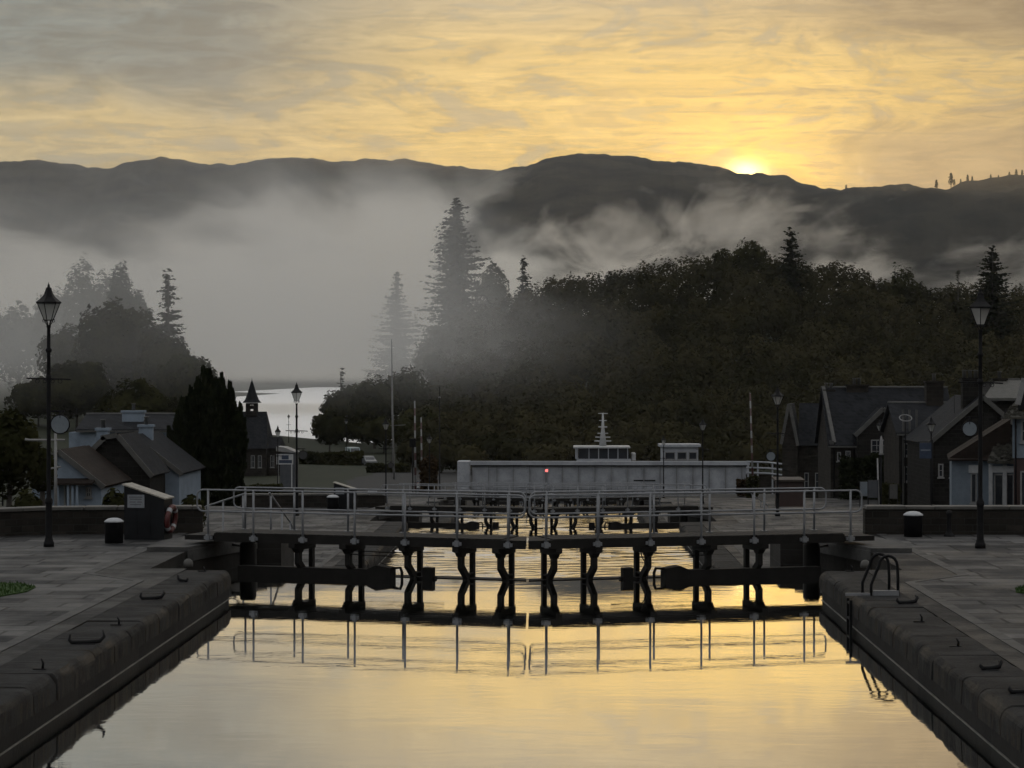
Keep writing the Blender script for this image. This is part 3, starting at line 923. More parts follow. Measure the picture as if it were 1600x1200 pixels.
def make_lamp():
    H = 6.15
    t = thing('street_lamp', 'x', 'street lamp', group='black Victorian lanterns on iron posts')
    mb = MB()
    mb.lathe([(0.125, 0), (0.125, 0.10), (0.105, 0.13), (0.10, 0.16), (0.082, 0.22), (0.076, 0.95), (0.082, 1.00), (0.095, 1.03), (0.095, 1.09), (0.060, 1.15), (0.052, 1.25),
              (0.048, 3.9), (0.044, 4.52), (0.075, 4.56), (0.075, 4.60), (0.044, 4.64), (0.040, 5.10), (0.055, 5.13), (0.050, 5.17)], 14)
    mb.build('column', IRON, t)
    mb = MB()
    mb.tube([(-0.52, 0, 3.93), (-0.3, 0, 3.925), (0.3, 0, 3.915), (0.52, 0, 3.90)], 0.018, 8)
    mb.lathe([(0.03, 0), (0.065, 0.03), (0.065, 0.13), (0.03, 0.16)], 10, c=(0, 0, 3.86))
    for s in (-1, 1):
        scroll(mb, (s*0.26, 0, 3.91), 0.06, 1.2, s)
        scroll(mb, (s*0.10, 0, 3.90), 0.05, 1.2, -s)
    mb.build('ladder_bar', IRON, t)
    # cradle and frame
    mb = MB()
    n = 6
    for k in range(n):
        a = 2*PI*k/n + 0.35
        ca_, sa_ = math.cos(a), math.sin(a)
        mb.tube([(0.03*ca_, 0.03*sa_, 5.16), (0.07*ca_, 0.07*sa_, 5.22), (0.098*ca_, 0.098*sa_, 5.29)], 0.010, 5)
        mb.tube([(0.10*ca_, 0.10*sa_, 5.28), (0.262*ca_, 0.262*sa_, 5.68)], 0.011, 5)
    mb.lathe([(0.085, 5.275), (0.112, 5.275), (0.112, 5.295), (0.085, 5.295)], 6, False, rot=0.35)
    for s in (-1, 1):
        scroll(mb, (s*0.105, 0, 5.31), 0.045, 1.3, s, 0.008)
    mb.build('lantern_frame', IRON, t)
    mb = MB()
    vs = []
    for r_, z in ((0.096, 5.296), (0.255, 5.675)):
        for k in range(n):
            a = 2*PI*k/n + 0.35
            vs.append((r_*math.cos(a), r_*math.sin(a), z))
    mb.add(vs, [(k, (k+1) % n, n+(k+1) % n, n+k) for k in range(n)])
    mb.build('lantern_glass', GLASS, t)
    mb = MB()
    mb.lathe([(0.275, 5.67), (0.295, 5.685), (0.295, 5.71), (0.23, 5.76), (0.15, 5.83), (0.105, 5.90), (0.082, 5.97), (0.07, 6.00)], 6, False, rot=0.35)
    mb.build('lantern_roof', IRON, t)
    mb = MB()
    mb.lathe([(0.07, 6.0), (0.075, 6.02), (0.045, 6.05), (0.02, 6.08), (0.032, 6.10), (0.012, 6.125), (0.006, 6.17)], 10)
    mb.build('finial', IRON, t)
    return t

lamp0 = make_lamp()
# px of the post, py of the finial, distance
LAMPS = [(76, 441, 52.2, 'tall black lantern post on the paving beside the white topped bollard and low wall'),
         (1532, 449, 52.2, 'tall black lantern post on the paving at the right, before the white shop'),
         (463.5, 597, 104.2, 'black lantern post with a dark round sign, behind the left railings'),
         (1215, 603, 104.4, 'black lantern post with a pale round sign, right of the white bridge'),
         (603, 652, 159, 'lantern post with a small dark disc sign, left of the striped barriers'),
         (1098, 653, 158.5, 'lantern post before the right part of the white bridge'),
         (671, 678, 212, 'small lantern post beside the brown shrub left of the white bridge'),
         (1037, 680, 212, 'small dim lantern post in front of the bridge control cabin'),
         (541, 653, 372, 'small lantern post standing behind the white van'),
         (451, 647, 425, 'slim far lantern post against the pale loch'),
         (434, 664, 236, 'lantern post at the end of the chapel'),
         (159, 667, 137, 'lantern post in front of the dark gabled cottage'),
         (285, 674, 150, 'lantern post half swallowed by the big yew'),
         (4, 668, 132, 'lantern post in front of the dark tree at the left edge'),
         (1375, 654, 158, 'dim lantern post before the gable of the ivy clad house'),
         (1455, 650, 138, 'lantern post in front of the dark stone gable, left of the pale disc'),
         (1572, 638, 128, 'lantern post in front of the mossy tiled roof at the right edge')]
for i, (px, py, Y, lab) in enumerate(LAMPS):
    o = lamp0 if i == 0 else copy_tree(lamp0)
    o['label'] = lab
    p = at(px, py, Y)
    z0 = ground_z(p.x, Y) + (0.005 if Y < 56 else 0)
    o.location = (p.x, Y, z0)
    k = (p.z - z0)/6.17
    o.scale = (1, 1, k) if abs(k-1) < 0.12 else (k**0.5, k**0.5, k)
    o.rotation_euler = (0, 0, R((i*23) % 60 - 30) if i > 1 else R(0))

# round signs hanging from the lamp posts
SIGNP = mat_var('sign_pale', (0.1260, 0.1505, 0.1750), (0.1540, 0.1785, 0.2030), 3, 0.4, 0, 0.05, 0.002)
SIGND = mat_var('sign_dark', (0.02, 0.02, 0.022), (0.03, 0.03, 0.032), 3, 0.5, 0, 0.05, 0.002)
def round_sign(lampx, px, py, Y, rpx, mat, label):
    c = at(px, py, Y); s = F/Y; r = rpx/s
    t = thing('round_sign', label, 'sign', (c.x, Y, c.z), group='round signs on the lamp posts')
    lx = xat(lampx, Y) - c.x
    dirn = 1 if lx < 0 else -1
    mb = MB()
    mb.lathe([(0.0, -0.02), (r, -0.02), (r, 0.02), (0.0, 0.02)], 28, False, M=Matrix.Rotation(PI/2, 4, 'X'))
    mb.build('disc', mat, t)
    mb = MB()
    mb.tube([((r+0.005)*math.cos(2*PI*k/28), 0, (r+0.005)*math.sin(2*PI*k/28)) for k in range(28)], 0.024, 6, closed=True)
    mb.tube([(lx, 0, r+0.10), (dirn*0.1, 0, r+0.10)], 0.02, 6)
    mb.tube([(0, 0, r+0.10), (0, 0, r-0.06)], 0.025, 6)
    mb.build('hanger', IRON, t)
round_sign(76, 94, 663, 52.2, 14, SIGNP, 'pale blue grey round sign hanging from the tall lamp post at the left')
round_sign(1532, 1515, 670, 52.2, 11, SIGNP, 'pale round sign hanging left of the tall lamp post at the right')
round_sign(463.5, 473.5, 711, 104.2, 6.5, SIGND, 'dark round sign hanging from the lamp post behind the left railings')
round_sign(1215, 1204.5, 713, 104.4, 6.8, SIGNP, 'pale round sign hanging beside the right end of the white bridge')
round_sign(603, 610.5, 727, 159, 4.2, SIGND, 'small dark round sign on the lamp post left of the barriers')

# ------------------------------------------------------------------ bollards, cabinet, lifebuoy
BOLTOP = mat_var('bollard_white', (0.2940, 0.3080, 0.3290), (0.3850, 0.3990, 0.4130), 9, 0.5, 0, 0.3, 0.006)
def make_bollard(r=0.225, h=0.50):
    t = thing('bollard', 'x', 'bollard', group='stout black bollards with white domed tops')
    mb = MB()
    mb.lathe([(r*0.97, 0), (r*0.97, h*0.97), (r, h)], 24)
    mb.build('body', IRON, t)
    mb = MB()
    mb.lathe([(r+0.005, h), (r+0.012, h+0.018), (r*0.92, h+0.045), (r*0.7, h+0.078), (r*0.4, h+0.098), (0.0, h+0.105)], 24)
    mb.build('cap', BOLTOP, t)
    return t
b0 = make_bollard()
for i, (px, py, Y, sc_, lab) in enumerate(((178, 850, 53.4, 1.0, 'black bollard with a white domed top beside the sloping black cabinet'),
                                 (1427, 838, 55.9, 1.05, 'black bollard with a white domed top before the low stone wall at the right'),
                                 (520, 795, 107.8, 1.3, 'far bollard with a white top beside the second black cabinet'))):
    o = b0 if i == 0 else copy_tree(b0)
    o['label'] = lab
    x = xat(px, Y)
    o.location = (x, Y, level(Y)+0.005); o.scale = (sc_,)*3
x = xat(1481, 56.2)
t = thing('bollard', 'slim black iron post with a flared foot before the right hand wall', 'bollard', (x, 56.0, 0.6))
mb = MB(); mb.lathe([(0.14, 0), (0.14, 0.03), (0.09, 0.08), (0.06, 0.14), (0.055, 0.5), (0.075, 0.55), (0.075, 0.6), (0.05, 0.64), (0.0, 0.66)], 14); mb.build('shaft', IRON, t)

CABM = mat_var('cabinet_black', (0.0042, 0.0049, 0.0063), (0.0077, 0.0084, 0.0105), 4, 0.5, 0, 0.1, 0.003, spec=0.2)
CABT = mat_var('weathered_lid', (0.16, 0.15, 0.13), (0.32, 0.30, 0.26), 9, 0.55, 0, 0.4, 0.01, detail=8)
PLATE = mat_var('notice_white', (0.1680, 0.1820, 0.2030), (0.2030, 0.2170, 0.2380), 6, 0.5, 0, 0.05, 0.002)
INK = mat_var('notice_ink', (0.06, 0.065, 0.075), (0.09, 0.095, 0.105), 6, 0.5, 0, 0.0, 0.002)
REDB = mat_var('lifebuoy_red', (0.0546, 0.0055, 0.0059), (0.0756, 0.0084, 0.0084), 8, 0.5, 0, 0.2, 0.004)
def make_cabinet():
    t = thing('cabinet', 'black steel cabinet with pale sloping lid, white notice and lifebuoy beside the bollard', 'cabinet', group='black sloping lidded cabinets by the gates')
    W, Dp, hl, hr = 1.02, 0.62, 1.33, 1.00
    mb = MB()
    mb.add([(0,0,0),(W,0,0),(W,Dp,0),(0,Dp,0),(0,0,hl),(W,0,hr),(W,Dp,hr),(0,Dp,hl)], [(3,2,1,0),(4,5,6,7),(0,1,5,4),(1,2,6,5),(2,3,7,6),(3,0,4,7)])
    for xx in (0.33, 0.67):
        mb.box(xx-0.004, xx+0.004, -0.006, 0.0, 0.08, 0.85)
    mb.build('body', CABM, t)
    mb = MB()
    e = 0.04
    k = (hr-hl)/W
    mb.add([(-e,-e,hl-k*e*0+0.002),(W+e,-e,hr+k*e+0.002),(W+e,Dp+e,hr+k*e+0.002),(-e,Dp+e,hl+0.002),(-e,-e,hl+0.035),(W+e,-e,hr+k*e+0.035),(W+e,Dp+e,hr+k*e+0.035),(-e,Dp+e,hl+0.035)], [(3,2,1,0),(4,5,6,7),(0,1,5,4),(1,2,6,5),(2,3,7,6),(3,0,4,7)])
    mb.build('lid', CABT, t)
    n = MB().box(0.09, 0.52, -0.012, -0.001, 0.78, 1.10).build('notice', PLATE, t)
    mb = MB()
    for q, (x0, x1, z) in enumerate(((0.13, 0.47, 1.04), (0.15, 0.45, 0.99), (0.14, 0.30, 0.92), (0.34, 0.46, 0.92), (0.16, 0.44, 0.86))):
        mb.box(x0, x1, -0.0145, -0.012, z-0.011, z+0.011)
    mb.build('lettering', INK, n)
    return t
cab = make_cabinet()
p = at(194, 842, 54.5)
cab.location = (p.x, 54.5, 0.605); cab.rotation_euler = (0, 0, R(-9))
c2 = dup(cab, (xat(522, 108.6), 108.4, level(108)+0.004), R(-6), 'second black cabinet with a pale sloping lid, seen through the near railings')
for o in c2.children: pass
# lifebuoy on the cabinet's right side
t = thing('lifebuoy', 'red lifebuoy with white patches hung on the right side of the black cabinet', 'lifebuoy', cab.location, cab.rotation_euler[2])
mb = MB()
M = Matrix.Translation((1.02+0.075, 0.31, 0.50)) @ Matrix.Rotation(R(6), 4, 'Y') @ Matrix.Rotation(PI/2, 4, 'Y')
ring = []
for i in range(28):
    for k in range(10):
        a = 2*PI*i/28; q = 2*PI*k/10
        rr = 0.29 + 0.072*math.cos(q)
        ring.append((rr*math.cos(a), rr*math.sin(a), 0.065*math.sin(q)))
mb.add(ring, [(i*10+k, i*10+(k+1) % 10, ((i+1) % 28)*10+(k+1) % 10, ((i+1) % 28)*10+k) for i in range(28) for k in range(10)], True, M)
ob = mb.build('ring', REDB, t)
for a0 in (45, 135, 225, 315):
    mb = MB()
    band = []
    for i in range(5):
        for k in range(10):
            a = R(a0-9+18*i/4); q = 2*PI*k/10
            rr = 0.29 + 0.077*math.cos(q)
            band.append((rr*math.cos(a), rr*math.sin(a), 0.07*math.sin(q)))
    mb.add(band, [(i*10+k, i*10+(k+1) % 10, (i+1)*10+(k+1) % 10, (i+1)*10+k) for i in range(4) for k in range(10)], True, M)
    mb.build('patch', BOLTOP, t)

# ------------------------------------------------------------------ hooks and rings on the coping
def hook(px, py, size, flip, label, zc=0.6):
    """bent iron mooring hook lying on the coping: a bar with its two ends turned up"""
    Y = (CAM.z-zc)*F/(py-585); x = xat(px, Y)
    t = thing('mooring_hook', label, 'hook', (x, Y, zc), group='bent iron mooring hooks on the coping')
    w_ = size
    t.scale = (1.15, 1.15, 1.25)
    mb = MB()
    pts = [(-w_*0.5, 0.02, 0.14*min(1, w_*2)), (-w_*0.52, 0.0, 0.05), (-w_*0.42, -0.02, 0.025), (0, -0.01, 0.028), (w_*0.42, 0.02, 0.04), (w_*0.54, 0.05, 0.09), (w_*0.48, 0.10, 0.17*min(1, w_*2.2))]
    if flip: pts = [(-a, b, c_) for a, b, c_ in pts]
    mb.tube(pts, [0.016, 0.022, 0.026, 0.026, 0.026, 0.022, 0.014], 8)
    mb.build('bar', IRON, t)
    mb = MB(); mb.bbox(-w_*0.3, w_*0.3, -0.05, 0.06, 0.0, 0.018, 0.006); mb.build('plate', IRON, t)
def pin(px, py, h, label, zc=0.6):
    Y = (CAM.z-zc)*F/(py-585); x = xat(px, Y)
    t = thing('mooring_pin', label, 'pin', (x, Y, zc), group='short iron pins on the coping')
    MB().tube([(0, 0, 0.0), (0.01, 0, h*0.6), (-0.02, 0.01, h)], [0.022, 0.018, 0.012], 7).build('shaft', IRON, t)
    MB().bbox(-0.13, 0.05, -0.03, 0.03, 0.0, 0.022, 0.006).build('foot', IRON, t)
hook(134, 1009, 0.42, False, 'widest iron hook on the left coping, both ends turned up')
hook(237, 939, 0.34, False, 'curled iron hook on the left coping below the paving border')
hook(285, 911, 0.16, True, 'small iron hook near the far end of the left coping')
pin(66, 1049, 0.15, 'short iron pin nearest the lower left corner')
pin(185, 979, 0.13, 'short iron pin between the two large hooks on the left coping')
pin(319, 894, 0.10, 'short iron pin at the far end of the left coping')
hook(1418, 943, 0.30, False, 'iron hook beside the foot of the steel ladder')
pin(1440, 971, 0.13, 'short iron pin just in front of the ladder on the right coping')
pin(1497, 1010, 0.13, 'short iron pin midway along the right coping')
hook(1549, 1046, 0.24, False, 'curled iron hook on the right coping, second from the right edge')
hook(1597, 1083, 0.26, False, 'iron hook cut by the right edge of the view')
pin(1331, 892, 0.13, 'short iron pin at the far end of the right coping')
for px, py, lab in ((294, 889, 'small white rounded mooring stone at the end of the left coping'), (1352, 889, 'small whitish mooring stone at the end of the right coping')):
    Y = (CAM.z-0.6)*F/(py-585)+0.5
    t = thing('mooring_stone', lab, 'stone', (xat(px, Y), Y, 0.6))
    mb = MB(); mb.lathe([(0.10, 0), (0.105, 0.06), (0.085, 0.12), (0.04, 0.155), (0.0, 0.16)], 12); mb.build('stone', CAPSTONE, t)

# ladder at the right
Y = (CAM.z-0.6)*F/(930-585)
xl = xat(1375, Y)
t = thing('ladder', 'black tubular grab rails of a ladder down into the near chamber, on the right coping', 'ladder', (xl, Y, 0.6))
for dx, dy in ((0.0, 0.0), (-0.10, 0.42)):
    mb = MB()
    pts = [(-0.16+dx, dy, -0.02), (-0.16+dx, dy, 0.20), (-0.06+dx, dy, 0.45)]
    for k in range(9):
        a = PI - (PI)*k/8
        pts.append((0.15+dx+0.17*math.cos(a), dy, 0.54+0.19*math.sin(a)))
    pts += [(0.33+dx, dy, 0.3), (0.33+dx, dy, -0.02)]
    mb.tube(pts, 0.028, 10)
    mb.build('grab_rail', IRON, t)
mb = MB(); mb.box(-0.12, 0.34, -0.05, 0.05, 0.0, 0.10); mb.box(-0.62, -0.1, -0.02, 0.04, 0.0, 0.05); mb.build('sill_plate', GALV, t)
mb = MB()
XF = 6.03 - xl
for dy in (0.0, 0.42): mb.bar((XF, dy, -0.08), (XF, dy, -1.5), 0.05, 0.05)
for k in range(5): mb.bar((XF, 0.0, -0.15-k*0.28), (XF, 0.42, -0.15-k*0.28), 0.035, 0.035)
mb.build('rungs', IRON, t)

# ------------------------------------------------------------------ low stone walls behind the paving
def low_wall(pts, z0, h, label, th=0.42):
    t = thing('garden_wall', label, 'wall')
    mb = MB(); cp = MB()
    for a, b in zip(pts, pts[1:]):
        d_ = Vector((b[0]-a[0], b[1]-a[1], 0)); L = d_.length; ang_ = math.atan2(d_.y, d_.x)
        M = Matrix.Translation((a[0], a[1], z0)) @ Matrix.Rotation(ang_, 4, 'Z')
        mb.box(-0.03, L+0.03, -th/2, th/2, -1.2, h, M)
        x_ = 0
        rnd = random.Random(int(a[0]*10))
        while x_ < L-0.01:
            l_ = min(rnd.uniform(0.7, 1.1), L-x_)
            cp.bbox(x_+0.004, x_+l_-0.004, -th/2-0.05, th/2+0.05, h+0.001, h+0.075+rnd.uniform(0, 0.012), 0.02, M)
            x_ += l_
    mb.build('stonework', RUBBLE, t); cp.build('coping', CAPSTONE, t)
xa = xat(312, 56.6)
low_wall([(-40, 46.5), (-22, 50.0), (-15.5, 53.0), (-13.6, 55.4), (-12.2, 56.4), (xa, 56.9)], 0.6, 0.62, 'low curving rubble wall behind the black cabinet at the left')
xb = xat(1352, 56.9)
low_wall([(xb, 56.9), (14, 56.9), (40, 56.9)], 0.6, 0.64, 'low straight rubble wall behind the white topped bollard at the right')
low_wall([(-15, 110.6), (xat(600, 110.6), 110.9)], COPE[1], 0.6, 'lower rubble wall behind the second black cabinet')

# sloping handrails of the steps that lead down beside the gates
def stair_rail(pa, pb, Ya, Yb, label, mat=GALV):
    a = at(*pa, Ya); b = at(*pb, Yb)
    t = thing('stair_rail', label, 'handrail')
    mb = MB()
    mb.tube([a, a.lerp(b, 0.5), b, b+Vector((0.02, 0.1, -0.12)), b+Vector((0, 0.05, -0.25))], 0.028, 8)
    mb.build('rail', mat, t)
    for f in (0.06, 0.55, 0.95):
        q = a.lerp(b, f)
        MB().tube([q, (q.x, q.y, ground_z(q.x, q.y)-0.1)], 0.026, 8).build('post', mat, t)
stair_rail((384, 771), (322, 791), 58.5, 63.5, 'grey sloping handrail of the steps behind the left end of the near railing')
stair_rail((421, 770), (455, 818), 58.0, 63.5, 'grey stair handrail slanting down behind the left railing')
stair_rail((1174, 772), (1200, 790), 108.0, 114.0, 'pale stair handrail slanting down beyond the right railing')

# grass patches at the edges of the paving
def grass_patch(pts, z, name='grass'):
    rnd = random.Random(3)
    G = mat_var('short_grass', (0.018, 0.042, 0.010), (0.040, 0.072, 0.018), 8, 0.8, 0, 0.3, 0.01, spec=0.1)
    xs = [p[0] for p in pts]; ys = [p[1] for p in pts]
    def inside(x, y):
        r_ = False
        for (x1, y1), (x2, y2) in zip(pts, pts[1:]+pts[:1]):
            if (y1 > y) != (y2 > y) and x < (x2-x1)*(y-y1)/(y2-y1)+x1: r_ = not r_
        return r_
    mb = MB()
    mb.prism(pts, z-0.02, z+0.025)
    n = 0
    while n < 9000:
        x, y = rnd.uniform(min(xs), max(xs)), rnd.uniform(min(ys), max(ys))
        n += 1
        if not inside(x, y): continue
        h = rnd.uniform(0.03, 0.075); a = rnd.uniform(0, PI); w_ = 0.012
        lx, ly = rnd.uniform(-0.03, 0.03), rnd.uniform(-0.03, 0.03)
        mb.add([(x-w_*math.cos(a), y-w_*math.sin(a), z+0.02), (x+w_*math.cos(a), y+w_*math.sin(a), z+0.02), (x+lx, y+ly, z+0.02+h)], [(0, 1, 2)])
    tag(mb.build(name, G, recalc=False), kind='stuff')
grass_patch([(-17, 38.4), (-10.3, 38.6), (-9.55, 40.0), (-9.15, 41.3), (-9.2, 42.2), (-9.7, 42.9), (-17, 43.0)], 0.605)
grass_patch([(9.15, 41.6), (9.5, 40.9), (16, 40.7), (16, 42.9), (9.7, 42.8), (9.3, 42.3)], 0.605)

# ------------------------------------------------------------------ building materials
SLATE = masonry_mat('slate_roof', (0.0111, 0.0126, 0.0153), (0.0222, 0.0246, 0.0292), 0.32, 0.22, axis='xy', mortar=(0.02, 0.02, 0.022), bumpd=0.02)
BROWNROOF = masonry_mat('brown_tiles', (0.0155, 0.0112, 0.0093), (0.0264, 0.0192, 0.0155), 0.3, 0.25, axis='xy', mortar=(0.02, 0.018, 0.016), bumpd=0.02)
HARL = mat_var('white_harling', (0.1480, 0.1862, 0.2345), (0.1974, 0.2451, 0.3048), 1.2, 0.8, 0, 0.4, 0.01)
HOUSESTONE = masonry_mat('house_stone', (0.0189, 0.0167, 0.0146), (0.0351, 0.0311, 0.0265), 0.5, 0.26, axis='xy', bumpd=0.04)
DARKSTONE = masonry_mat('dark_house_stone', (0.0108, 0.0102, 0.0099), (0.0210, 0.0195, 0.0180), 0.5, 0.26, axis='xy', bumpd=0.04)
VERGE = mat_var('verge_board', (0.0496, 0.0496, 0.0481), (0.0744, 0.0728, 0.0682), 2, 0.6, 0, 0.2, 0.005)
FRAME = mat_var('window_frame_paint', (0.1729, 0.1729, 0.1729), (0.2184, 0.2184, 0.2184), 4, 0.5, 0, 0.1, 0.003)
DOORP = mat_var('door_paint', (0.035, 0.040, 0.050), (0.055, 0.060, 0.070), 2, 0.5, 0, 0.1, 0.003)
m, nt, out = new_mat('window_glass')
tcn = nt.new('ShaderNodeTexCoord').outputs['Object']
pbsdf(nt, out, (0.018, 0.022, 0.028), nt.math('ADD', 0.06, nt.math('MULTIPLY', nt.noise(tcn, 2, 2), 0.08)), 0, None, 0.7)
PANE = m
MOSS = mat_var('mossy_tiles', (0.0210, 0.0210, 0.0147), (0.0672, 0.0630, 0.0504), 5, 0.85, 0, 0.8, 0.06, detail=8)
PALEROOF = mat_var('pale_slate', (0.0585, 0.0585, 0.0507), (0.0858, 0.0819, 0.0741), 3, 0.7, 0, 0.4, 0.02)
BLUEW = mat_var('blue_white_wall', (0.1163, 0.1474, 0.1816), (0.1494, 0.1830, 0.2197), 2, 0.7, 0, 0.2, 0.005)
BLUEP = mat_var('blue_paint', (0.0126, 0.0252, 0.0546), (0.0210, 0.0357, 0.0714), 3, 0.5, 0, 0.1, 0.003)
REDP = mat_var('red_brown_paint', (0.0244, 0.0097, 0.0081), (0.0358, 0.0146, 0.0117), 3, 0.5, 0, 0.2, 0.004)
WOOD = mat_var('weathered_wood', (0.0231, 0.0162, 0.0115), (0.0405, 0.0289, 0.0200), 3, 0.7, 0, 0.4, 0.01)

def window(parent, x0, x1, z0, z1, y, bars=(2, 2), name='window'):
    """on a wall facing -y at y"""
    fr = MB()
    fw = 0.08
    fr.box(x0, x0+fw, y-0.06, y+0.05, z0, z1); fr.box(x1-fw, x1, y-0.06, y+0.05, z0, z1)
    fr.box(x0+fw, x1-fw, y-0.06, y+0.05, z0, z0+fw); fr.box(x0+fw, x1-fw, y-0.06, y+0.05, z1-fw, z1)
    nx, nz = bars
    for i in range(1, nx):
        xx = x0+(x1-x0)*i/nx
        fr.box(xx-0.025, xx+0.025, y-0.045, y+0.04, z0+fw, z1-fw)
    for i in range(1, nz):
        zz = z0+(z1-z0)*i/nz
        fr.box(x0+fw, x1-fw, y-0.04, y+0.035, zz-0.02, zz+0.02)
    fr.box(x0-0.06, x1+0.06, y-0.12, y+0.04, z0-0.09, z0-0.002)
    f = fr.build(name, FRAME, parent)
    MB().box(x0+0.02, x1-0.02, y-0.022, y-0.003, z0+0.02, z1-0.02).build('pane', PANE, f)

def door(parent, x0, x1, z1, y, mat=None):
    d_ = MB().box(x0, x1, y-0.05, y+0.03, 0.0, z1)
    for k in (0.15, 0.55):
        d_.box(x0+0.12, x1-0.12, y-0.065, y-0.05, z1*k, z1*(k+0.32))
    o = d_.build('door', mat or DOORP, parent)
    mb = MB(); mb.box(x0-0.1, x0-0.003, y-0.09, y+0.02, 0, z1+0.1); mb.box(x1+0.003, x1+0.1, y-0.09, y+0.02, 0, z1+0.1); mb.box(x0-0.003, x1+0.003, y-0.09, y+0.02, z1+0.003, z1+0.1)
    mb.build('frame', FRAME, o)

def chimney(parent, x, y, z0, z1, w_=0.9, d_=0.6, pots=2, mat=None):
    mb = MB()
    mb.box(x-w_/2, x+w_/2, y-d_/2, y+d_/2, z0, z1-0.2)
    mb.box(x-w_/2-0.08, x+w_/2+0.08, y-d_/2-0.08, y+d_/2+0.08, z1-0.2, z1-0.05)
    o = mb.build('chimney', mat or HOUSESTONE, parent)
    mb = MB()
    for i in range(pots):
        xx = x + (i-(pots-1)/2)*0.36
        mb.lathe([(0.13, z1-0.05), (0.12, z1+0.35), (0.15, z1+0.38), (0.15, z1+0.44), (0.10, z1+0.44)], 10, c=(xx, y, 0))
    mb.build('chimney_pot', VERGE, o)

def gable_house(name, label, cat, loc, rz, outline, depth, wall, roof, verge=True, over=0.22, th=0.16, group=None):
    """gable end facing -y; outline = [(x, z)...] from the left foot over the top to the right foot; z from the ground"""
    t = thing(name, label, cat, loc, rz, group)
    pts = outline
    MB().prism([(a, b) for a, b in pts][::-1], 0.0, depth, 'y').build('wall', wall, t)
    mb = MB(); vb = MB()
    top = [p for p in pts[1:-1]]
    for (xa_, za_), (xb_, zb_) in zip(top, top[1:]):
        dx, dz = xb_-xa_, zb_-za_
        L = math.hypot(dx, dz)
        if L < 0.05: continue
        nx_, nz_ = -dz/L, dx/L
        if nz_ < 0.05: continue
        ex, ez = dx/L*0.25, dz/L*0.25
        A = (xa_-(ex if za_ < zb_ else 0), za_-(ez if za_ < zb_ else 0)); B_ = (xb_+(ex if zb_ < za_ else 0), zb_+(ez if zb_ < za_ else 0))
        q = [(A[0]+nx_*0.004, A[1]+nz_*0.004), (B_[0]+nx_*0.004, B_[1]+nz_*0.004), (B_[0]+nx_*th, B_[1]+nz_*th), (A[0]+nx_*th, A[1]+nz_*th)]
        mb.prism(q, -over, depth+over, 'y')
        if verge:
            q2 = [(A[0]-nx_*0.10, A[1]-nz_*0.10), (B_[0]-nx_*0.10, B_[1]-nz_*0.10), (B_[0]+nx_*(th+0.02), B_[1]+nz_*(th+0.02)), (A[0]+nx_*(th+0.02), A[1]+nz_*(th+0.02))]
            vb.prism(q2, -over-0.08, -over-0.002, 'y')
    mb.build('roof', roof, t)
    if verge: vb.build('verge', VERGE, t)
    return t

def side_house(name, label, cat, x0, x1, Y, zg, ze, zr, depth, wall, roof, hip=0.0, group=None, rz=0.0):
    """ridge runs across the view (along x); eave at ze, ridge at zr (absolute heights)"""
    t = thing(name, label, cat, (x0, Y, zg), rz, group)
    L = x1-x0; he = ze-zg; hr = zr-zg
    MB().prism([(0, 0), (depth, 0), (depth, he), (depth/2, hr-0.02), (0, he)], 0.0, L, 'x').build('wall', wall, t)
    mb = MB()
    o_ = 0.3
    k = (hr-he)/(depth/2)
    A = [(-0.25, -o_, he-k*o_), (L+0.25, -o_, he-k*o_), (L+0.25-hip, depth/2, hr), (-0.25+hip, depth/2, hr), (-0.25, depth+o_, he-k*o_), (L+0.25, depth+o_, he-k*o_)]
    th = 0.17
    vs = [(a, b, c_+0.01) for a, b, c_ in A] + [(a, b, c_+th) for a, b, c_ in A]
    fs = [(3, 2, 1, 0), (4, 5, 2, 3), (6, 7, 8, 9), (9, 8, 11, 10), (0, 1, 7, 6), (5, 4, 10, 11), (1, 2, 8, 7), (2, 5, 11, 8), (3, 0, 6, 9), (4, 3, 9, 10)]
    mb.add(vs, fs)
    mb.build('roof', roof, t)
    MB().tube([(-0.25+hip, depth/2, hr+th), (L+0.25-hip, depth/2, hr+th)], 0.10, 6).build('ridge', VERGE, t)
    MB().box(-0.2, L+0.2, -o_-0.12, -o_-0.01, he-k*o_-0.02, he-k*o_+0.10).build('gutter', VERGE, t)
    return t

def px2(Y, *pts):
    """photo pixels -> (x, z) at distance Y"""
    r = []
    for a, b in pts:
        p = at(a, b, Y); r.append((p.x, p.z))
    return r

def out_px(Y, base_px, zg, pts):
    x0 = xat(base_px, Y)
    return x0, [(a-x0, max(b-zg, 0.0)) for a, b in px2(Y, *pts)]

# ------------------------------------------------------------------ left cluster
# long white house behind
Y = 156; zg = ground_z(-25, Y)
t = side_house('white_house', 'long white house with a grey slate roof behind the dark gabled cottages', 'house', xat(125, Y), xat(318, Y), Y, zg, zat(673, Y), zat(652, Y), 6.5, HARL, SLATE)
chimney(t, xat(201, Y)-xat(125, Y), 1.8, zat(680, Y)-zg, zat(641, Y)-zg, 1.5, 0.7, 1, HARL)
for px in (215, 240): window(t, xat(px, Y)-xat(125, Y), xat(px+11, Y)-xat(125, Y), 3.2, 4.3, 0.0)
o = MB().box(xat(106, Y)-xat(125, Y), -0.01, 0.3, 4.5, 0, zat(676, Y)-zg).build('side_wing', HARL, t)
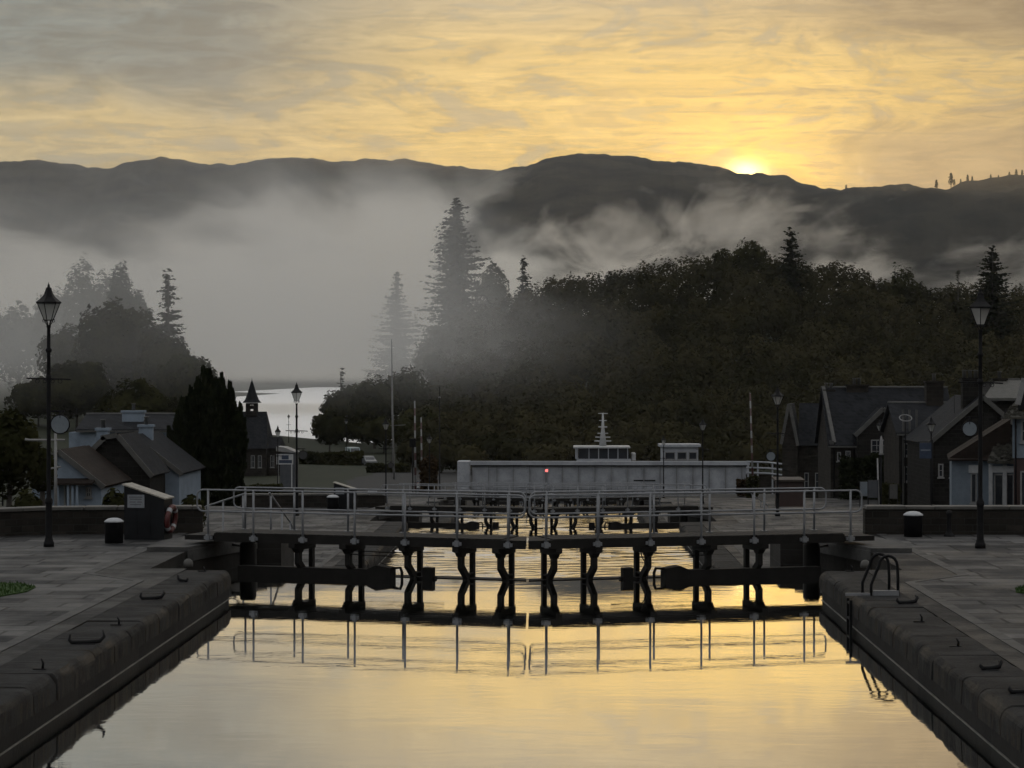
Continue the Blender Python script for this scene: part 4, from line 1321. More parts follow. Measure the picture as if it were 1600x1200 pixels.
# dark gabled cottage in front
Y = 127; zg = ground_z(-25, Y)
x0, ol = out_px(Y, 105, zg, [(107, 800), (107, 741), (166, 684), (184, 681), (234, 740), (234, 800)])
ol[0] = (ol[0][0], 0); ol[-1] = (ol[-1][0], 0)
t = gable_house('cottage', 'dark slated cottage gable with a white chimney behind the lantern post at the left', 'cottage', (x0, Y, zg), 0, ol, 5, DARKSTONE, SLATE)
sx = lambda px: xat(px, Y)-x0
chimney(t, sx(156), 0.9, zat(714, Y)-zg, zat(668, Y)-zg, 0.65, 0.6, 1, HARL)
Y = 133; zg = ground_z(-25, Y)
x0, ol = out_px(Y, 178, zg, [(190, 800), (190, 700), (207, 682), (280, 738), (280, 800)])
ol[0] = (ol[0][0], 0); ol[-1] = (ol[-1][0], 0)
t = gable_house('cottage', 'white walled cottage with a row of dark windows beneath a long slate slope', 'cottage', (x0, Y, zg), 0, ol, 8, HARL, SLATE)
sx = lambda px: xat(px, Y)-x0
for px in (209, 220, 229, 241): window(t, sx(px), sx(px+7), zat(772, Y)-zg, zat(743, Y)-zg, 0.0, (1, 2))
chimney(t, sx(214), 3.0, zat(720, Y)-zg, zat(664, Y)-zg, 0.8, 0.6, 1, HARL)
# brown roofed low house with a porch
Y = 119; zg = ground_z(-27, Y)
x0, ol = out_px(Y, 60, zg, [(50, 800), (50, 745), (92, 706), (158, 758), (158, 800)])
ol[0] = (ol[0][0], 0); ol[-1] = (ol[-1][0], 0)
t = gable_house('cottage', 'low cottage with brown tiled roof and white porch posts at the far left', 'cottage', (x0, Y, zg), 0, ol, 7, HARL, BROWNROOF)
sx = lambda px: xat(px, Y)-x0
door(t, sx(103), sx(109), zat(760, Y)-zg, -0.02)
window(t, sx(134), sx(143), zat(778, Y)-zg, zat(762, Y)-zg, 0.0)
for px in (96, 112, 119, 126):
    MB().box(sx(px)-0.06, sx(px)+0.06, -0.95, -0.83, 0, zat(757, Y)-zg).build('porch_post', HARL, t)
MB().prism([(-1.1, zat(757, Y)-zg), (0.0, zat(752, Y)-zg), (0.0, zat(748, Y)-zg), (-1.1, zat(754, Y)-zg)], sx(62), sx(150), 'x').build('porch_roof', BROWNROOF, t)

# chapel with bellcote
Y = 312; zg = ground_z(-40, Y)
x0 = xat(372, Y)
t = thing('chapel', 'dark chapel with a pointed bellcote on its roof, in front of the loch', 'chapel', (x0, Y, zg))
sx = lambda px: xat(px, Y)-x0
hz = lambda py: zat(py, Y)-zg
mb = MB(); mb.box(sx(350), sx(416), 0, 8, 0, hz(700)); mb.box(sx(416)+0.002, sx(437), 1, 6, 0, hz(700)); mb.build('wall', HOUSESTONE, t)
mb = MB()
vs = [(sx(342), -0.4, hz(701)), (sx(418), -0.4, hz(701)), (sx(411), 4, hz(644)), (sx(350), 4, hz(644)), (sx(342), 8.4, hz(701)), (sx(418), 8.4, hz(701))]
mb.add(vs, [(0, 1, 2, 3), (4, 3, 2, 5), (1, 5, 2), (0, 3, 4), (0, 4, 5, 1)])
mb.build('roof', SLATE, t)
vs = [(sx(416.5), 0.7, hz(701)), (sx(438), 0.7, hz(701)), (sx(436), 3.5, hz(684)), (sx(414), 3.5, hz(684)), (sx(416.5), 6.3, hz(701)), (sx(438), 6.3, hz(701))]
MB().add(vs, [(0, 1, 2, 3), (4, 3, 2, 5), (1, 5, 2), (0, 3, 4), (0, 4, 5, 1)]).build('porch_roof', SLATE, t)
bx = sx(387.5); r_ = sx(395)-sx(387.5)
mb = MB()
for a, b in ((-1, -1), (1, -1), (1, 1), (-1, 1)):
    mb.box(bx+a*r_*0.8-0.24, bx+a*r_*0.8+0.24, 4+b*r_*0.8-0.24, 4+b*r_*0.8+0.24, hz(648), hz(632))
mb.box(bx-r_*1.2, bx+r_*1.2, 4-r_*1.2, 4+r_*1.2, hz(651), hz(643))
mb.box(bx-r_*1.15, bx+r_*1.15, 4-r_*1.15, 4+r_*1.15, hz(633), hz(630.5))
bc = mb.build('bellcote', DARKSTONE, t)
MB().lathe([(r_*2.0, hz(630)), (r_*1.45, hz(625)), (r_*0.95, hz(615)), (r_*0.25, hz(598)), (0.03, hz(594)), (0.02, hz(591))], 8, False, c=(bx, 4, 0)).build('spire', SLATE, bc)
MB().lathe([(0.02, hz(633)), (0.22, hz(635)), (0.28, hz(638)), (0.40, hz(640))], 12, c=(bx, 4, 0)).build('bell', IRON, bc)
for px in (392, 403, 421): window(t, sx(px), sx(px+6), 1.2, 2.9, 0.0 if px < 410 else 1.0)

# white board with blue panel on posts, and the pale awning behind it
Y = 250; zg = ground_z(-30, Y)
x0 = xat(432, Y)
t = thing('sign_board', 'white framed sign board with a blue panel beside the chapel', 'sign', (x0, Y, zg))
sx = lambda px: xat(px, Y)-x0
MB().box(0, sx(458), 0, 0.08, zat(726, Y)-zg, zat(710, Y)-zg).build('board', WHITE, t)
mb = MB(); mb.box(sx(440), sx(451), -0.02, -0.002, zat(718, Y)-zg, zat(711.5, Y)-zg); mb.box(sx(436), sx(456), -0.02, -0.002, zat(724, Y)-zg, zat(719, Y)-zg); mb.build('panel', BLUEP, t)
mb = MB(); mb.box(0.1, 0.22, 0.01, 0.07, 0, zat(726, Y)-zg); mb.box(sx(458)-0.22, sx(458)-0.1, 0.01, 0.07, 0, zat(726, Y)-zg); mb.build('post', WHITE, t)
Y = 262; x0 = xat(436, Y); zg = ground_z(-30, Y)
t = thing('kiosk', 'low kiosk with a pale sloping roof behind the white sign board', 'kiosk', (x0, Y, zg))
sx = lambda px: xat(px, Y)-x0
MB().box(0.1, sx(461), 0, 3, 0, zat(708, Y)-zg).build('wall', DOORP, t)
MB().prism([(-0.3, zat(705, Y)-zg), (sx(463), zat(708, Y)-zg), (sx(463), zat(706.5, Y)-zg), (sx(444), zat(699, Y)-zg), (-0.3, zat(698, Y)-zg)], -0.4, 3.4, 'y').build('roof', FRAME, t)

# white finger post with arms (left)
Y = 96; p = at(87, 785, Y); zg = ground_z(p.x, Y)
t = thing('signal_post', 'white wooden mast with two cross arms beside the lantern post at the left', 'post', (p.x, Y, zg))
MB().tube([(0, 0, 0), (0, 0, zat(668, Y)-zg)], [0.08, 0.055], 8).build('mast', FRAME, t)
sx = lambda px: xat(px, Y)-p.x
MB().tube([(sx(39), 0, zat(687, Y)-zg), (sx(46), 0, zat(688, Y)-zg), (sx(101), 0, zat(688, Y)-zg)], 0.05, 7).build('cross_arm', FRAME, t)
MB().tube([(sx(79), 0, zat(733, Y)-zg), (sx(95), 0, zat(730, Y)-zg)], 0.04, 7).build('cross_arm', FRAME, t)
mb = MB(); mb.lathe([(0.24, 0), (0.28, 0.12), (0.20, 0.3), (0.0, 0.34)], 10, c=(0, 0, zat(668, Y)-zg)); mb.build('cap', FRAME, t)

# ------------------------------------------------------------------ middle: flagpole, barriers, person, vehicles
Y = 300; p = at(612, 530, Y); zg = ground_z(p.x, Y)
t = thing('flagpole', 'tall bare white mast with a thin yard, standing clear of the misty trees', 'mast', (p.x, Y, zg))
MB().tube([(0.3, 0, 0), (0.1, 0, 9), (0, 0, p.z-zg)], [0.16, 0.13, 0.05], 8).build('pole', FRAME, t)
MB().tube([(-0.2, 0, zat(665, Y)-zg), (xat(634, Y)-p.x, 0, zat(664, Y)-zg)], 0.03, 6).build('yard', FRAME, t)
RW = None
def stripes_mat():
    m, nt, out = new_mat('barrier_stripes')
    z = nt.xyz(nt.new('ShaderNodeTexCoord').outputs['Object'])[2]
    f = nt.math('GREATER_THAN', nt.math('FRACT', nt.math('DIVIDE', z, 1.5)), 0.5)
    pbsdf(nt, out, nt.mix(f, (0.17, 0.175, 0.175), (0.055, 0.018, 0.018)), 0.5)
    return m
RW = stripes_mat()
def barrier(px, top, Y, lean, label):
    p = at(px, top, Y); zg = ground_z(p.x, Y)
    t = thing('road_barrier', label, 'barrier', (p.x, Y, zg), group='raised striped bridge barriers')
    MB().tube([(lean, 0, 0.9), (0, 0, p.z-zg)], [0.12, 0.07], 8).build('boom', RW, t)
    mb = MB(); mb.bbox(lean-0.3, lean+0.3, -0.25, 0.25, 0, 1.25, 0.04); mb.build('housing', IRON, t)
barrier(648, 626, 226, 0.1, 'raised striped barrier boom left of the bridge, behind the signal box')
barrier(658, 652, 244, 0.1, 'shorter raised striped boom beside the brown shrub')
barrier(1172, 614, 226, 0.35, 'raised striped barrier boom at the right end of the bridge')
Y = 220; p = at(645, 685, Y); zg = ground_z(p.x, Y)
t = thing('traffic_signal', 'black signal box on a thin post left of the bridge', 'traffic light', (p.x, Y, zg))
MB().tube([(0, 0, 0), (0, 0, p.z-zg-0.5)], 0.06, 7).build('post', IRON, t)
mb = MB(); mb.bbox(-0.32, 0.32, -0.15, 0.15, p.z-zg-0.85, p.z-zg, 0.05); mb.build('head', IRON, t)
mb = MB()
for k in (0.18, 0.42, 0.66): mb.lathe([(0.13, 0), (0.13, 0.12), (0.10, 0.12)], 10, M=Matrix.Translation((0, -0.15, p.z-zg-k)) @ Matrix.Rotation(PI/2, 4, 'X'))
mb.build('visor', IRON, t)

SKIN = mat_var('skin', (0.30, 0.19, 0.14), (0.36, 0.23, 0.17), 5, 0.6, 0, 0.0)
def person(px, py_top, Y, label, top_mat, leg_mat, hair_mat, h=1.72):
    p = at(px, py_top, Y); zg = ground_z(p.x, Y)
    bm = bmesh.new()
    J = {'pel': (0, 0, .94, .13), 'wst': (0, .01, 1.10, .12), 'chs': (0, .01, 1.32, .145), 'nk': (0, 0, 1.46, .06), 'hd': (0, -.02, 1.60, .095), 'hdt': (0, -.01, 1.68, .07),
         'sl': (-.19, .01, 1.40, .06), 'el': (-.25, .03, 1.13, .045), 'hl': (-.22, -.08, .90, .034), 'sr': (.19, .01, 1.40, .06), 'er': (.26, .03, 1.14, .045), 'hr': (.23, -.10, .91, .034),
         'tl': (-.10, 0, .88, .09), 'kl': (-.11, -.03, .48, .062), 'al': (-.12, .03, .09, .042), 'fl': (-.13, -.12, .04, .035),
         'tr': (.10, 0, .88, .09), 'kr': (.12, -.01, .48, .062), 'ar': (.13, .05, .09, .042), 'fr': (.15, -.10, .04, .035)}
    E = [('pel', 'wst'), ('wst', 'chs'), ('chs', 'nk'), ('nk', 'hd'), ('hd', 'hdt'), ('chs', 'sl'), ('sl', 'el'), ('el', 'hl'), ('chs', 'sr'), ('sr', 'er'), ('er', 'hr'),
         ('pel', 'tl'), ('tl', 'kl'), ('kl', 'al'), ('al', 'fl'), ('pel', 'tr'), ('tr', 'kr'), ('kr', 'ar'), ('ar', 'fr')]
    me = bpy.data.meshes.new('person')
    ks = list(J)
    me.from_pydata([J[k][:3] for k in ks], [(ks.index(a), ks.index(b)) for a, b in E], [])
    o = bpy.data.objects.new('person', me); col.objects.link(o)
    o.modifiers.new('skin', 'SKIN')
    for i, k in enumerate(ks):
        sv = me.skin_vertices[0].data[i]
        sv.radius = (J[k][3], J[k][3]*(0.8 if k in ('wst', 'chs', 'pel') else 1)); sv.use_root = (k == 'pel')
    sm = o.modifiers.new('sub', 'SUBSURF'); sm.levels = 2; sm.render_levels = 2
    dg = bpy.context.evaluated_depsgraph_get()
    me2 = bpy.data.meshes.new_from_object(o.evaluated_get(dg))
    bpy.data.objects.remove(o)
    for mm in (SKIN, top_mat, leg_mat, IRON): me2.materials.append(mm)
    for f in me2.polygons:
        z = f.center.z; x = abs(f.center.x)
        f.use_smooth = True
        f.material_index = 0 if z > 1.47 or (x > .19 and z < .95) else (1 if z > .95 or x > .19 else (2 if z > .09 else 3))
    o = bpy.data.objects.new('person', me2); col.objects.link(o)
    o.location = (p.x, Y, zg); o.scale = (h/1.72,)*3
    tag(o, label, 'person')
    mb = MB(); mb.lathe([(0.105, 1.60), (0.112, 1.65), (0.095, 1.71), (0.05, 1.745), (0.0, 1.75)], 12, c=(0, 0, 0)); mb.build('hat', hair_mat, o)
    return o
person(653, 722, 262, 'person in a white jacket, dark trousers and blue hat standing by the barriers', WHITE, DOORP, BLUEP)

# brown rounded shrub beside is built with the trees
def car(px, py_bot, Y, label, body_mat, van=False, rz=0.0, name='parked_car'):
    x = xat(px, Y); zg = ground_z(x, Y)
    t = thing(name, label, 'van' if van else 'car', (x, Y, zg), rz)
    L, Wd, Hh = (4.9, 1.95, 2.1) if van else (4.2, 1.75, 1.48)
    if van: prof = [(-L/2, .35), (L/2-.1, .35), (L/2, .6), (L/2-.05, 1.0), (L/2-.75, 1.15), (L/2-1.35, Hh-.05), (L/2-1.6, Hh), (-L/2+.1, Hh), (-L/2, Hh-.2)]
    else: prof = [(-L/2, .4), (L/2-.1, .3), (L/2, .55), (L/2-.08, .75), (L/2-1.05, .95), (L/2-1.75, Hh-.05), (L/2-2.0, Hh), (-L/2+.75, Hh-.02), (-L/2+.1, .98), (-L/2, .8)]
    n = len(prof)
    mb = MB(); vs = []
    for y_, k in ((-Wd/2, 0.86), (-Wd/2+.08, 1.0), (Wd/2-.08, 1.0), (Wd/2, 0.86)):
        for a, b in prof: vs.append((a*(0.985 if k < 1 else 1), y_*(0.86 if b > 1.1 else 1), b if b < 1.0 else 1.0+(b-1.0)*(0.96 if k < 1 else 1)))
    fs = [(r_*n+i, r_*n+(i+1) % n, (r_+1)*n+(i+1) % n, (r_+1)*n+i) for r_ in range(3) for i in range(n)] + [tuple(range(n-1, -1, -1)), tuple(3*n+i for i in range(n))]
    mb.add(vs, fs)
    mb.build('body', body_mat, t)
    mb = MB()
    for s in (-1, 1):
        yy = s*(Wd/2*0.93)
        if van: mb.box(L/2-2.1, L/2-1.2, min(yy, yy+s*.03), max(yy, yy+s*.03), 1.2, 1.8)
        else:
            mb.box(-L/2+.95, -.15, min(yy, yy+s*.03), max(yy, yy+s*.03), 1.0, 1.33); mb.box(-.05, L/2-1.75, min(yy, yy+s*.03), max(yy, yy+s*.03), 1.0, 1.3)
    fx, rx = (L/2-.8, L/2-1.33) if van else (L/2-1.08, L/2-1.75)
    fz0, fz1 = (1.22, Hh-.12) if van else (.98, Hh-.08)
    mb.add([(fx+.03, -Wd*.38, fz0), (fx+.03, Wd*.38, fz0), (rx+.03, Wd*.36, fz1), (rx+.03, -Wd*.36, fz1)], [(0, 1, 2, 3)])
    mb.build('window', PANE, t)
    for a in (-L/2+.85, L/2-.9):
        for s in (-1, 1):
            w_ = MB().lathe([(0.0, -.10), (0.29, -.10), (.33, -.06), (.33, .06), (.29, .10), (0, .10)], 16, M=Matrix.Translation((a, s*(Wd/2-.08), .33)) @ Matrix.Rotation(PI/2, 4, 'X')).build('wheel', IRON, t)
            MB().lathe([(0.0, -.012), (0.19, -.012), (0.19, .012), (0, .012)], 12, M=Matrix.Translation((a, s*(Wd/2+.03), .33)) @ Matrix.Rotation(PI/2, 4, 'X')).build('rim', GALV, w_)
    for s in (-1, 1):
        MB().bbox(L/2-.12, L/2-.0, s*Wd*.33-.16, s*Wd*.33+.16, .62, .78, .03).build('headlight', FRAME, t)
    return t
VANW = mat_var('white_vehicle_paint', (0.1960, 0.3038, 0.3234), (0.3234, 0.3332, 0.3528), 2, 0.3, 0, 0.0)
CARD = mat_var('dark_vehicle_paint', (0.015, 0.017, 0.020), (0.022, 0.024, 0.028), 2, 0.25, 0, 0.0)
CARG = mat_var('grey_vehicle_paint', (0.1120, 0.1190, 0.1260), (0.1400, 0.1470, 0.1540), 2, 0.3, 0, 0.0)
car(552, 725, 372, 'white van parked on the bank behind a lantern post, left of the flagpole', VANW, True, R(-72))
car(576, 735, 350, 'grey car parked on the bank just right of the white van', CARG, False, R(-72))
car(1262, 785, 128, 'white car partly hidden behind the right end of the near railing', VANW, False, R(-28))

# ------------------------------------------------------------------ swing bridge
BRW = mat_var('bridge_paint', (0.2488, 0.2636, 0.2918), (0.3455, 0.3634, 0.3965), 0.8, 0.55, 0, 0.2, 0.01)
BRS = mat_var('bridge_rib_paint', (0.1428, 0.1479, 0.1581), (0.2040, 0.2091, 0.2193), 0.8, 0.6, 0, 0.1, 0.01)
Y = 238
x0 = xat(738, Y); zg = -9.8
t = thing('swing_bridge', 'long white plate girder swing bridge with ribbed panels across the canal', 'bridge', (x0, Y, zg))
sx = lambda px: xat(px, Y)-x0
hz = lambda py: zat(py, Y)-zg
L = sx(1168)
MB().box(0, L, 0, 0.12, hz(772), hz(728)).build('girder', BRW, t)
mb = MB(); mb.box(-0.1, L+0.1, -0.32, 0.40, hz(728), hz(726.5)); mb.build('flange', IRON, t)
mb = MB(); mb.box(-0.3, L+0.2, -0.42, 0.5, hz(726.4), hz(720.5)); mb.build('top_rail', BRW, t)
mb = MB(); mb.box(-0.1, L+0.1, -0.32, 0.45, hz(774), hz(772.1)); mb.box(-0.1, L+0.1, -0.12, 0.0, hz(764), hz(762)); mb.build('lower_flange', BRW, t)
px = 738
k = 0
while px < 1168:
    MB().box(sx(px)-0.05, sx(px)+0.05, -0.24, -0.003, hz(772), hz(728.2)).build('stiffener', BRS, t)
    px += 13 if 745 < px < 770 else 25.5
MB().box(sx(715), -0.33, -0.7, 3.2, hz(768), hz(721)).build('end_post', BRW, t)
MB().box(0, L, 0.121, 6.0, hz(762), hz(757)).build('deck', IRON, t)
MB().box(0, L, 6.0, 6.12, hz(772), hz(730)).build('girder', BRW, t)
MB().box(sx(990), sx(1024), -0.06, -0.003, hz(751.5), hz(749.5)).build('step_bar', IRON, t)
mb = MB(); mb.lathe([(2.6, 0), (2.6, hz(776)), (1.8, hz(775))], 20, c=(L*0.80, 3, 0)); mb.build('pivot', DARKSTONE, t)
m, nt, out = new_mat('red_lamp_glow')
em = nt.new('ShaderNodeEmission'); em.inputs[0].default_value = (1, 0.16, 0.14, 1); em.inputs[1].default_value = 2.2
nt.l.new(em.outputs[0], out.inputs[0])
lx = sx(854)
l_ = MB().box(lx-0.25, lx+0.25, -0.20, -0.002, hz(739), hz(731)).build('signal_lamp', BRW, t)
MB().lathe([(0.0, 0), (0.15, 0), (0.13, 0.07), (0, 0.09)], 12, M=Matrix.Translation((lx, -0.20, hz(735))) @ Matrix.Rotation(PI/2, 4, 'X')).build('lens', m, l_)
# railings on the right approach
x1 = xat(1166, 236)
t = thing('bridge_railing', 'white three bar railing curving away from the right end of the bridge', 'railing', (x1, 236, zg))
for py in (721, 730, 738):
    MB().tube([(0, 0, zat(py, 236)-zg), (xat(1200, 236)-x1, -0.3, zat(py+1, 236)-zg), (xat(1229, 236)-x1, -3, zat(py+3, 236)-zg)], 0.10, 6).build('rail', BRW, t)
for px, dy in ((1169, 0), (1184, -.15), (1206, -.8), (1227, -2.8)):
    MB().box(xat(px, 236)-x1-0.08, xat(px, 236)-x1+0.08, dy-0.06, dy+0.06, 0, zat(721.5, 236)-zg).build('post', BRW, t)
MB().box(0, xat(1222, 236)-x1, 0.12, 0.5, 0, zat(741, 236)-zg).build('abutment', HOUSESTONE, t)
# control cabin
Y = 243; x0 = xat(1034, Y); zg = -9.8
t = thing('control_cabin', 'small white bridge control cabin with three windows above the bridge girder', 'cabin', (x0, Y, zg))
sx = lambda px: xat(px, Y)-x0; hz = lambda py: zat(py, Y)-zg
MB().box(0, sx(1091), 0, 3, 0, hz(698)).build('wall', BRW, t)
mb = MB(); mb.box(sx(1030), sx(1095), -0.35, 3.3, hz(697.9), hz(694)); mb.build('roof', BRW, t)
for a, b in ((1039, 1055), (1058, 1073), (1076, 1089)):
    window(t, sx(a), sx(b), hz(718), hz(706), 0.0, (1, 1))

# passenger boat behind the bridge
Y = 254; x0 = xat(930, Y); zg = -10.25
t = thing('passenger_boat', 'white passenger boat, its wheelhouse and mast showing above the bridge', 'boat', (x0, Y, zg))
sx = lambda px: xat(px, Y)-x0; hz = lambda py: zat(py, Y)-zg
st = []
for xx, hw in ((-11, 0.1), (-9.5, 1.5), (-7, 2.4), (0, 2.7), (8, 2.6), (11, 2.2)):
    st += [(xx, -hw*0.6, -0.6), (xx, -hw, 1.3), (xx, hw, 1.3), (xx, hw*0.6, -0.6)]
MB().add(st, [(0, 1, 2, 3), (23, 22, 21, 20)] + [(r_*4+i, r_*4+(i+1) % 4, r_*4+4+(i+1) % 4, r_*4+4+i) for r_ in range(5) for i in range(4)]).build('hull', BRW, t)
MB().bbox(-7.5, 10, -2.2, 2.2, 1.3, hz(722), 0.1).build('saloon', BRW, t)
wh = MB()
wh.bbox(sx(901), sx(985), -1.7, 1.7, hz(722), hz(716), 0.05)
wh.bbox(sx(899), sx(903), -1.7, 1.7, hz(716), hz(699.5), 0.05)
wh.build('wheelhouse', BRW, t)
MB().prism([(sx(904), hz(715.9)), (sx(984), hz(715.9)), (sx(981), hz(699.6)), (sx(904), hz(699.6))], -1.62, 1.62, 'y').build('window', PANE, t)
mb = MB()
for px in (920, 935, 950, 965, 980): mb.box(sx(px)-0.05, sx(px)+0.05, -1.66, -1.60, hz(716), hz(699.5))
mb.build('mullion', BRW, t)
mb = MB(); mb.bbox(sx(896), sx(984), -2.0, 2.0, hz(699.4), hz(696.5), 0.05); mb.build('roof', WHITE, t)
mb = MB()
mb.tube([(sx(942), 0, hz(697)), (sx(942), 0, hz(668)), (sx(942), 0, hz(645))], [0.42, 0.17, 0.09], 8)
for py, hw, r_ in ((689, 0.95, .08), (683, 0.85, .08), (677, 0.6, .07), (667, 0.5, .09), (657, 0.42, .06), (646, 0.55, .06)):
    mb.tube([(sx(942)-hw, 0, hz(py)), (sx(942)+hw, 0, hz(py))], r_, 6)
mb.build('mast', WHITE, t)
mb = MB(); mb.bbox(sx(986), sx(993), -0.6, 0.6, hz(719), hz(707), 0.08); mb.build('life_raft', WHITE, t)

# ------------------------------------------------------------------ right bank: houses along the street
# steep gabled house farthest
Y = 205; zg = ground_z(25, Y)
x0, ol = out_px(Y, 1222, zg, [(1222, 800), (1222, 690), (1233, 632), (1245, 692), (1245, 800)])
ol[0] = (ol[0][0], 0); ol[-1] = (ol[-1][0], 0)
t = gable_house('stone_house', 'farthest stone house at the right with a steep narrow gable beside the lamp post', 'house', (x0, Y, zg), R(-8), ol, 9, HOUSESTONE, SLATE, over=0.1)
sx = lambda px: xat(px, Y)-x0; hz = lambda py: zat(py, Y)-zg
MB().box(sx(1246), sx(1300), 3, 9, 0, hz(696)).build('side_wall', HOUSESTONE, t)
MB().prism([(2.6, hz(697)), (6, hz(631)), (9.2, hz(697))], sx(1245.5), sx(1302), 'x').build('roof', SLATE, t)
for px in (1255, 1272): window(t, sx(px), sx(px+7), 1.0, 2.6, 3.0, (1, 2))
# ivy clad house
Y = 166; zg = -7.0
x0 = xat(1298, Y)
t = side_house('ivy_house', 'big ivy clad stone house with a long dark slate roof and a cross gable', 'house', xat(1298, Y), xat(1490, Y), Y, zg, zat(692, Y), zat(609, Y), 8.0, HOUSESTONE, SLATE)
sx = lambda px: xat(px, Y)-x0; hz = lambda py: zat(py, Y)-zg
ga = MB().prism([(sx(1338), 0), (sx(1338), hz(676)), (sx(1377), hz(641)), (sx(1407), hz(668)), (sx(1407), 0)][::-1], -1.0, 3.0, 'y').build('cross_gable', DARKSTONE, t)
mb = MB()
for (a, b), (c_, d_) in (((1333, 680), (1377, 638)), ((1377, 638), (1409, 669))):
    mb.bar((sx(a), -1.12, hz(b)), (sx(c_), -1.12, hz(d_)), 0.12, 0.30)
mb.build('verge', VERGE, ga)
mb = MB()
mb.add([(sx(1333), -1.05, hz(678)), (sx(1377), -1.05, hz(637)), (sx(1377), 4, hz(637)), (sx(1333), 2, hz(678))], [(0, 1, 2, 3)]); mb.add([(sx(1377), -1.05, hz(637)), (sx(1410), -1.05, hz(668)), (sx(1410), 2, hz(668)), (sx(1377), 4, hz(637))], [(0, 1, 2, 3)])
mb.build('gable_roof', SLATE, ga)
window(t, sx(1358), sx(1394), hz(713), hz(686), -1.0, (4, 3))
mb = MB(); mb.box(sx(1296), sx(1302), -0.4, 0.3, hz(694), hz(688)); mb.bar((sx(1296.5), 4, hz(606)), (sx(1303), -0.3, hz(692)), 0.25, 0.2); mb.build('skew', VERGE, t)
for px in (1303, 1334, 1412):
    MB().tube([(sx(px), -0.12, 0.1), (sx(px), -0.12, hz(694)), (sx(px), -0.3, hz(691))], 0.06, 6).build('downpipe', IRON, t)
window(t, sx(1321), sx(1329), hz(722), hz(704), 0.0, (2, 2))
for px in (1345, 1384): window(t, sx(px), sx(px+8), hz(752), hz(735), -1.0, (2, 2))
chimney(t, sx(1350), 4, hz(615), hz(600), 1.6, 0.8, 2)
chimney(t, sx(1305), 4, hz(615), hz(608), 0.8, 0.6, 2)
door(t, sx(1318), sx(1326), 2.2, 0.0)
window(t, sx(1308), sx(1314), hz(720), hz(706), 0.0, (1, 2))
# stone wing with pilasters, left of the dark gable
Y = 150; zg = -4.5
x0 = xat(1405, Y)
t = side_house('stone_wing', 'narrow stone shop front with pale door posts, left of the dark stone gable', 'house', xat(1405, Y), xat(1508, Y), Y, zg, zat(676, Y), zat(634, Y), 7, HOUSESTONE, SLATE)
sx = lambda px: xat(px, Y)-x0; hz = lambda py: zat(py, Y)-zg
for a in (1411, 1421, 1432, 1443):
    MB().box(sx(a)-0.06, sx(a)+0.06, -0.14, -0.02, 0, hz(640 if a < 1440 else 690)).build('pilaster', VERGE, t)
door(t, sx(1424), sx(1430), 2.1, 0.0)
window(t, sx(1412.5), sx(1419.5), hz(712), hz(692), 0.0, (1, 2)); window(t, sx(1434), sx(1441), hz(712), hz(692), 0.0, (1, 2))
MB().tube([(sx(1408), -0.12, 0.1), (sx(1408), -0.12, hz(679))], 0.05, 6).build('downpipe', IRON, t)
window(t, sx(1434), sx(1441), hz(752), hz(728), 0.0, (1, 2)); window(t, sx(1412.5), sx(1419.5), hz(752), hz(728), 0.0, (1, 2))
chimney(t, sx(1473), 3.5, hz(640), hz(594), 1.15, 0.9, 1)
# dark gabled building
Y = 140; zg = -4.5
x0, ol = out_px(Y, 1450, zg, [(1453, 800), (1453, 692), (1535, 622), (1620, 695), (1620, 800)])
ol[0] = (ol[0][0], 0); ol[-1] = (ol[-1][0], 0)
t = gable_house('stone_house', 'large dark stone gable with a tall chimney, behind the right hand lamp post', 'house', (x0, Y, zg), 0, ol, 9, DARKSTONE, SLATE)
sx = lambda px: xat(px, Y)-x0; hz = lambda py: zat(py, Y)-zg
chimney(t, sx(1521), 1.2, hz(640), hz(589), 1.0, 0.8, 3, DARKSTONE)
window(t, sx(1484), sx(1492), hz(745), hz(728), 0.0, (1, 2))
window(t, sx(1512), sx(1520), hz(676), hz(660), 0.0, (1, 2)); window(t, sx(1466), sx(1474), hz(745), hz(724), 0.0, (1, 2))
MB().tube([(sx(1456), -0.15, 0.1), (sx(1456), -0.15, hz(696))], 0.05, 6).build('downpipe', IRON, t)
mb = MB(); mb.tube([(sx(1500), 2.0, hz(655)), (sx(1500), 2.0, hz(612))], 0.02, 5); mb.tube([(sx(1494), 2.0, hz(616)), (sx(1506), 2.0, hz(613))], 0.012, 5)
for q in range(4): mb.tube([(sx(1495+q*3.2), 1.75, hz(615.6-q*.8)), (sx(1495+q*3.2), 2.25, hz(615.6-q*.8))], 0.010, 4)
mb.build('aerial', IRON, t)
# hipped pale roof house behind
Y = 158; zg = -4.5
t = side_house('hipped_house', 'house with a pale hipped roof and a small chimney behind the dark gable', 'house', xat(1541, Y), xat(1640, Y), Y, zg, zat(623, Y), zat(597, Y), 7, DARKSTONE, PALEROOF, hip=1.6)
chimney(t, xat(1577, Y)-xat(1541, Y), 3.5, zat(600, Y)-zg, zat(590, Y)-zg, 0.9, 0.7, 1)
